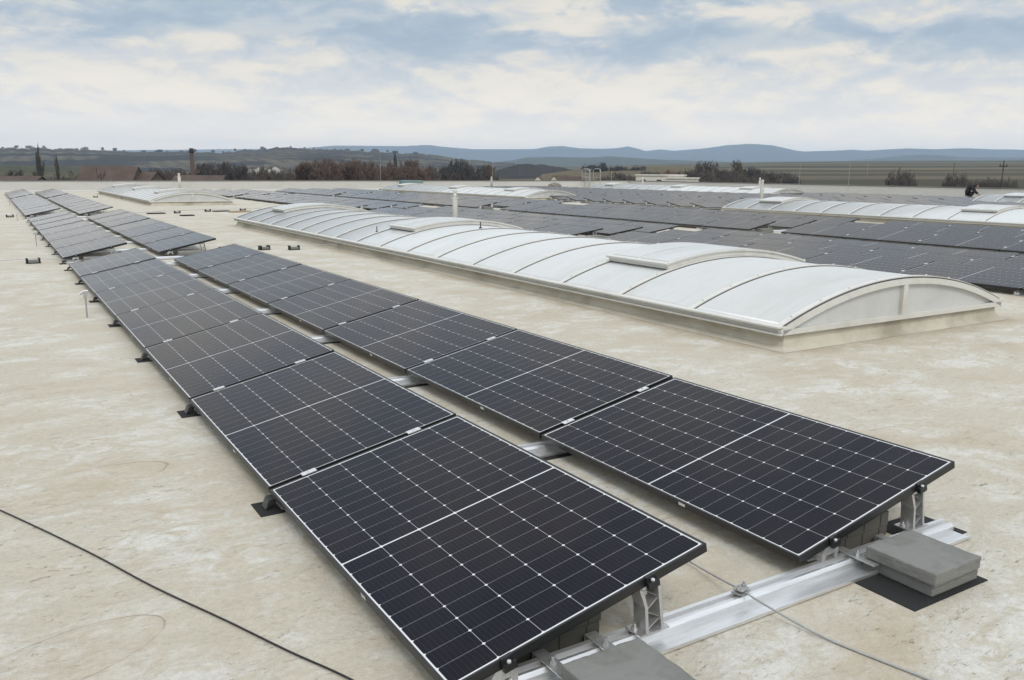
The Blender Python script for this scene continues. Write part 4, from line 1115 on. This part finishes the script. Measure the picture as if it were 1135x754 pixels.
# ------------------------------------------------------------------ bare winter trees
def tree_meshes(seed, h, spread, trunk_h, levels=4, upright=0.0, twig_n=3, twig_len=0.09, env=None, stems=None):
    rnd = random.Random(seed); tr = MB(); cr = MB()
    def twig(p, d, L):
        w = d.orthogonal().normalized(); w = (Matrix.Rotation(rnd.uniform(0, 6.28), 3, d) @ w) * h * 0.0034
        q = p + d * L * 0.55 + Vector((rnd.uniform(-1, 1), rnd.uniform(-1, 1), rnd.uniform(-.4, .8))) * L * 0.12
        e = p + d * L
        b = len(cr.v); cr.v += [tuple(p - w), tuple(p + w), tuple(q + w * .8), tuple(q - w * .8), tuple(e)]
        cr.f += [(b, b + 1, b + 2, b + 3), (b + 3, b + 2, b + 4)]; cr.m += [0, 0]
    def grow(p, d, L, r, lv):
        n = 4; pts = [p]; rs = [r]; q = p; dd = d
        for i in range(n):
            dd = (dd + Vector((rnd.uniform(-1, 1), rnd.uniform(-1, 1), rnd.uniform(-.5, .9) + upright * .6)) * 0.16).normalized()
            q = q + dd * L / n; pts.append(q); rs.append(r * (1 - 0.5 * (i + 1) / n))
        (tr if lv <= 1 else cr).tube(pts, rs, 5 if lv == 0 else 3, cap=False)
        if lv >= levels - 1:
            for i in range(1, n + 1):
                for k in range(twig_n):
                    t = (dd + Vector((rnd.uniform(-1, 1), rnd.uniform(-1, 1), rnd.uniform(-.6, .8))) * 0.9).normalized()
                    twig(pts[i], t, h * twig_len * rnd.uniform(.5, 1.2))
            return
        nb = (12 if env else 6) if lv == 0 else 4
        for k in range(nb + (3 if lv == 0 else 0)):
            f = rnd.uniform(0.35 if lv else trunk_h, 1.0); i = min(n - 1, int(f * n)); pp = pts[i].lerp(pts[i + 1], f * n - i)
            az = rnd.uniform(0, 2 * PI); s = spread * rnd.uniform(.7, 1.25)
            side = Vector((math.cos(az), math.sin(az), 0))
            nd = (dd * (1 - 0.25 * s) + side * s + Vector((0, 0, upright))).normalized()
            grow(pp, nd, L * rnd.uniform(0.45, 0.72), rs[i] * 0.55, lv + 1)
    if stems:
        n_, c_, lo = stems                      # many limbs fanning from a short bole
        tr.tube([(0, 0, -.3), (h * .006, 0, h * c_ * .5), (0, h * .004, h * c_)], [h * .024, h * .02, h * .017], 7, cap=False)
        for q in range(n_):
            el = math.asin(rnd.uniform(lo, 1.0)); az = q * 2.39996 + rnd.uniform(-.3, .3)
            d = Vector((math.cos(az) * math.cos(el), math.sin(az) * math.cos(el), math.sin(el)))
            grow(Vector((0, 0, h * c_ * rnd.uniform(.6, 1.0))), d, h * rnd.uniform(.40, .62), h * .009, 1)
    else: grow(Vector((0, 0, -0.3)), Vector((0, 0, 1)), h * 0.62, h * 0.021, 0)
    zmax = max(v[2] for v in cr.v); k = h / zmax
    if env:
        W, tc_ = env
        for q in (tr, cr):
            for i, (x, y, z) in enumerate(q.v):
                t = z / zmax; r_ = math.hypot(x, y)
                if r_ < 1e-4: continue
                if t > tc_: lim = W * math.sqrt(max(0.0, 1 - ((t - tc_) / (1.02 - tc_)) ** 2))
                else: lim = W * (0.45 + 0.55 * max(0, t / tc_) ** 0.7)
                lim *= zmax * (0.88 + 0.24 * noise.noise((x * .35 + seed, y * .35, z * .35)))
                f = lim * math.tanh(r_ / max(lim, 1e-3)) / r_ if lim > 0 else 0
                q.v[i] = (x * f, y * f, z)
    for q in (tr, cr): q.v = [(x * k, y * k, z * k) for x, y, z in q.v]
    return tr, cr
def make_tree(seed, m, **kw):
    tr, cr = tree_meshes(seed, **kw)
    r = empty('bare_tree', (0, 0, -500)); tr.build('trunk', M_BARK, r); cr.build('crown', m, r); return r
TP = {'b1': make_tree(1, M_TW1, h=12, spread=0.8, trunk_h=.35, twig_n=5, env=(.38, .5)), 'b2': make_tree(2, M_TW1, h=12, spread=0.7, trunk_h=.3, upright=.3, twig_n=5, env=(.32, .5)),
      'r1': make_tree(3, M_TW2, h=12, spread=0.6, trunk_h=.2, upright=.45, twig_n=5), 'r2': make_tree(4, M_TW2, h=12, spread=0.7, trunk_h=.2, upright=.3, twig_n=5),
      'd1': make_tree(5, M_TW3, h=12, spread=0.75, trunk_h=.3, upright=.2, twig_n=8, env=(.46, .52), stems=(26, .34, -.1)), 'd2': make_tree(6, M_TW3, h=12, spread=0.7, trunk_h=.3, upright=.3, twig_n=8, env=(.40, .52), stems=(22, .36, .0)),
      'p': make_tree(7, M_TW3, h=12, spread=0.22, trunk_h=.12, upright=.9, twig_n=6, twig_len=.06, env=(.10, .5)),
      'u': make_tree(8, M_TW1, h=12, spread=0.8, trunk_h=.10, upright=.2, twig_n=7, env=(.56, .45), stems=(36, .10, .05))}
first_tree = set()
def ground_z(p):
    R = math.hypot(p.x - CAM.x, p.y - CAM.y); return GZ
def put_tree(key, px, py, R, wid=1.0, lab='', group=None, base=GZ):
    top = at_r(px, py, R); h = top.z - base
    if h < 1: return
    src = TP[key]
    if key in first_tree: o = copy_tree(src)
    else: o = src; first_tree.add(key)
    s = h / 12.0; o.location = (top.x, top.y, base); o.scale = (s * wid, s * wid, s)
    o.rotation_euler = (0, 0, random.uniform(0, 6.28)); tag(o, lab, 'tree', group)
    return o
put_tree('p', 43, 157, 260, 0.9, 'tall slender bare poplar at the left beyond the parapet')
put_tree('p', 60, 167, 260, 0.7, 'thin small poplar right behind the tall slender one')
put_tree('d2', 115, 183, 105, 0.55, 'small dark bare tree in front of the long brown tiled roof')
put_tree('d1', 509, 173, 340, 0.95, 'big round dark bare tree right of the reddish thicket', )
put_tree('d1', 785, 175.5, 360, 1.05, 'big dark bare tree left of the fields, beside the flat white house')
put_tree('b1', 815, 175, 360, 0.8, 'bare brown tree just right of the big dark one by the fields')
put_tree('u', 1001, 182.5, 360, 0.92, 'round bare bush like tree in front of the striped fields')
put_tree('u', 1061, 186.5, 360, 0.85, 'fainter round bare tree beside the utility pole, before the fields')
put_tree('p', 436, 164, 380, 0.9, 'slim dark tree standing above the reddish thicket')
rt = random.Random(21)
for i in range(14):
    x = 222 + i * 2.7 + rt.uniform(-2, 2)
    if i % 2: put_tree(rt.choice(['d1', 'd2', 'b1']), x, rt.uniform(176, 184), rt.uniform(260, 340), rt.uniform(.7, 1.0), 'dark bare tree in the clump right of the brick chimney', 'dark trees right of the chimney')
for i in range(10):
    put_tree(rt.choice(['b1', 'b2']), 172 + i * 4.2 + rt.uniform(-2, 2), rt.uniform(184, 190), rt.uniform(260, 340), rt.uniform(.8, 1.1), 'brown bare tree in the low strip around the brick chimney', 'brown trees around the chimney')
for i in range(26):
    put_tree(rt.choice(['b1', 'b2', 'd2', 'u']), 262 + i * 3.0 + rt.uniform(-2, 2), rt.uniform(181, 193), rt.uniform(270, 420), rt.uniform(.8, 1.1), 'bare tree in the brown strip below the vineyard slope', 'trees below the vineyard slope')
for i in range(64):
    x = 330 + i * 2.33 + rt.uniform(-2, 2)
    put_tree(rt.choice(['r1', 'r2', 'r1', 'r2', 'b2']), x, rt.uniform(172, 188) + (6 if i > 56 else 0), rt.uniform(260, 420), rt.uniform(.9, 1.2), 'reddish brown bare tree in the dense thicket beyond the far parapet', 'reddish thicket trees')
for i in range(22):
    put_tree(rt.choice(['d1', 'd2', 'b1']), 476 + i * 3.3 + rt.uniform(-2, 2), rt.uniform(178, 191), rt.uniform(300, 420), rt.uniform(.8, 1.1), 'dark bare tree among those around the big round one', 'dark trees beside the thicket')
for i in range(12):
    b = at_r(650 + i * 6, 189, 640)
    put_tree(rt.choice(['d1', 'd2']), 648 + i * 6 + rt.uniform(-2, 2), rt.uniform(178, 183) if i < 7 else rt.uniform(182, 185), 640, rt.uniform(1.0, 1.5), 'dark tree on the dry grass rise above the ladder', 'trees on the dry grass rise', base=b.z - 4)
for i in range(20):
    put_tree(rt.choice(['d1', 'd2', 'u', 'b1']), 672 + i * 4.6 + rt.uniform(-2, 2), rt.uniform(188, 195), rt.uniform(320, 420), rt.uniform(1.1, 1.5), 'low dark bare shrub tree before the dry grass rise', 'dark shrubs before the rise')
for i in range(30):
    x = 768 + i * 3.8 + rt.uniform(-2, 2)
    put_tree(rt.choice(['d1', 'd2', 'u']), x, 183 + max(0, i - 14) * 0.55 + rt.uniform(-2, 5), rt.uniform(330, 440), rt.uniform(1.0, 1.4), 'dark bare tree in the copse at the left edge of the fields', 'copse at the edge of the fields')
for i in range(5):
    put_tree('u', 1083 + i * 9, 195 + rt.uniform(-1, 2), 380, 0.9, 'low faint bare shrub at the right edge before the fields', 'shrubs at the right edge')
for i in range(14):
    put_tree(rt.choice(['b1', 'd2', 'u']), -6 + i * 12, rt.uniform(186, 193), rt.uniform(260, 420), rt.uniform(1.0, 1.4), 'bare tree on the olive slope at the left', 'trees on the olive slope')
for i in range(34):
    x = -8 + i * 15 + rt.uniform(-6, 6)
    if x > 470: break
    y = interp(LEFT, x); p = at_r(x, y, 2290)
    put_tree(rt.choice(['b1', 'd1', 'd2', 'b2']), x, y - rt.uniform(1.2, 4.0), 2290, rt.uniform(1.2, 2.6), 'tiny bare tree on the skyline of the wooded hill at left', 'trees on the skyline of the left hill', base=p.z - 4)
for k_ in TP:
    if k_ not in first_tree:
        for ch in KIDS.get(TP[k_].name, []): bpy.data.objects.remove(ch)
        bpy.data.objects.remove(TP[k_])

# ------------------------------------------------------------------ buildings beyond
def house(px, py_ridge, R, w, d, wall_h, roof_h, rz, label, m_wall=None, m_roof=None, flat=False, wins=3, base=GZ, stack=True):
    top = at_r(px, py_ridge, R); H = top.z - base
    if flat: wall_h = H - 0.3
    else: wall_h = H - roof_h
    r = empty('house', (top.x, top.y, base), rz); tag(r, label, 'house')
    m = MB(); m.box(-w / 2, w / 2, -d / 2, d / 2, 0, wall_h)
    if not flat: m.prism([(-d / 2 + .02, wall_h), (d / 2 - .02, wall_h), (0, wall_h + roof_h - .06)], 'x', -w / 2, w / 2)
    m.build('wall', m_wall or M_RENDER, r)
    if flat:
        q = MB(); q.box(-w / 2 - .2, w / 2 + .2, -d / 2 - .2, d / 2 + .2, wall_h + .002, wall_h + 0.3); q.build('roof', M_RENDER, r)
    else:
        q = MB(); o_ = 0.25
        for s in (-1, 1):
            q.prism([(s * (d / 2 + o_), wall_h - o_ * roof_h / (d / 2)), (s * (d / 2 + o_), wall_h - o_ * roof_h / (d / 2) + .1), (0, wall_h + roof_h + .1), (0, wall_h + roof_h)], 'x', -w / 2 - .12, w / 2 + .12)
        ro = q.build('roof', m_roof or M_TILE, r)
        if stack:
          ch = MB(); ch.box(w * -.22, w * -.22 + .5, -.7, -.2, wall_h + roof_h * .6, wall_h + roof_h + .5); ch.build('chimney', m_roof or M_TILE, ro)
    for k in range(wins):
        f = MB(); x = -w / 2 + w * (k + .5) / wins; z = max(0.5, wall_h - 2.3)
        f.box(x - .55, x + .55, -d / 2 - .05, -d / 2 - .003, z, z + 1.4); f.build('window', M_HWIN, r)
    return r
face = -math.radians(31)
house(122, 185, 150, 8.5, 9, 3, 3.4, face + .05, 'long building with brown tiled roof beyond the left parapet', M_BROWNW, wins=5, stack=False)
house(152, 191, 150, 7, 8, 3, 2.4, face - .2, 'lower brown roofed house right of the long tiled building', M_BROWNW, stack=False)
house(222, 195, 150, 8, 8, 3, 2.0, face, 'low brown roofed house at the foot of the brick chimney', M_BROWNW, stack=False)
house(20, 196, 130, 6, 8, 3, 1.6, face, 'low brown roofed house at far left behind the parapet', M_BROWNW, stack=False)
house(596, 195.8, 190, 3.2, 6, 3, 2.6, face + PI / 2, 'small pale gabled house peeping above the far parapet', wins=1, stack=False)
house(622, 195, 190, 5.5, 5, 3, 2.4, face + .9, 'small house with red brown roof left of the ladder', wins=1, stack=False)
house(636, 196.2, 200, 5, 5, 3, 2.2, face + .3, 'second small red roofed house nearest the ladder', wins=1, stack=False)
house(733, 193.5, 210, 11, 8, 3, 2, face - .3, 'flat roofed white house above the right hand parapet', flat=True, wins=3)
house(743, 190.8, 216, 3.2, 3.2, 3, 1.6, face - .3, 'small white gabled tower house behind the flat white one', wins=1)
house(757, 196.8, 205, 7, 5, 3, 2, face - .3, 'low pale shed right of the flat white house', flat=True, wins=2)
vill = random.Random(5)
for k in range(12):
    px = 255 + k * 8 + vill.uniform(-3, 3); py = vill.uniform(184, 188.5)
    p = at_r(px, py, 1120); r = empty('house', (p.x, p.y, p.z - 7), face + vill.uniform(-1, 1)); tag(r, 'tiny pale village house at the foot of the vineyard slope', 'house', 'village houses below the vineyards')
    w = vill.uniform(5, 7)
    m = MB(); m.box(-w / 2, w / 2, -4, 4, -8, 4.5); m.prism([(-3.98, 4.5), (3.98, 4.5), (0, 7)], 'x', -w / 2, w / 2); m.build('wall', M_RENDER, r)
    q = MB()
    for s in (-1, 1): q.prism([(s * 4.5, 4.2), (s * 4.5, 4.45), (0, 7.4), (0, 7.1)], 'x', -w / 2 - .3, w / 2 + .3)
    q.build('roof', M_TILE, r)
# brick chimney
ct_ = at_r(212, 164.5, 190); H = ct_.z - GZ
ck = empty('brick_chimney', (ct_.x, ct_.y, GZ)); tag(ck, 'tall tapering brick factory chimney with blackened top', 'chimney')
m = MB(); m.lathe([(0.66, 0), (0.40, H - 1.0)], 16); m.build('shaft', M_BRICK, ck, smooth=True)
m = MB(); m.lathe([(0.405, H - 1.0), (0.48, H - 0.8), (0.48, H - 0.5), (0.41, H - 0.4), (0.41, H), (0.28, H)], 16); m.build('crown', M_SOOT, ck)
# poles beyond the parapet
def pole(px, py, R, lab, arm=True, m=None):
    t = at_r(px, py, R); h = t.z - GZ
    r = empty('utility_pole', (t.x, t.y, GZ), face); tag(r, lab, 'pole', 'poles beyond the parapet')
    q = MB(); q.tube([(0, 0, 0), (0, 0, h)], [0.09, 0.06], 6); q.build('pole', m or M_BARK, r)
    if arm:
        q = MB(); q.box(-.5, .5, -.06, .06, h - .75, h - .62); [q.lathe([(.05, h - .62), (.05, h - .42)], 6, c=(x, 0, 0)) for x in (-.4, 0, .4)]; q.build('crossarm', M_BARK, r)
pole(1113, 178, 120, 'dark utility pole with cross arm at the right before the fields')
pole(1058, 180, 260, 'thin utility pole behind the faint round tree at right', False)
pole(770, 171.5, 420, 'slim mast rising above the big dark tree', False, M_STEEL)
pole(678, 190, 200, 'short grey post right of the ladder beyond the parapet', False, M_STEEL)
pole(963, 173, 600, 'distant thin mast above the striped fields', False, M_STEEL)
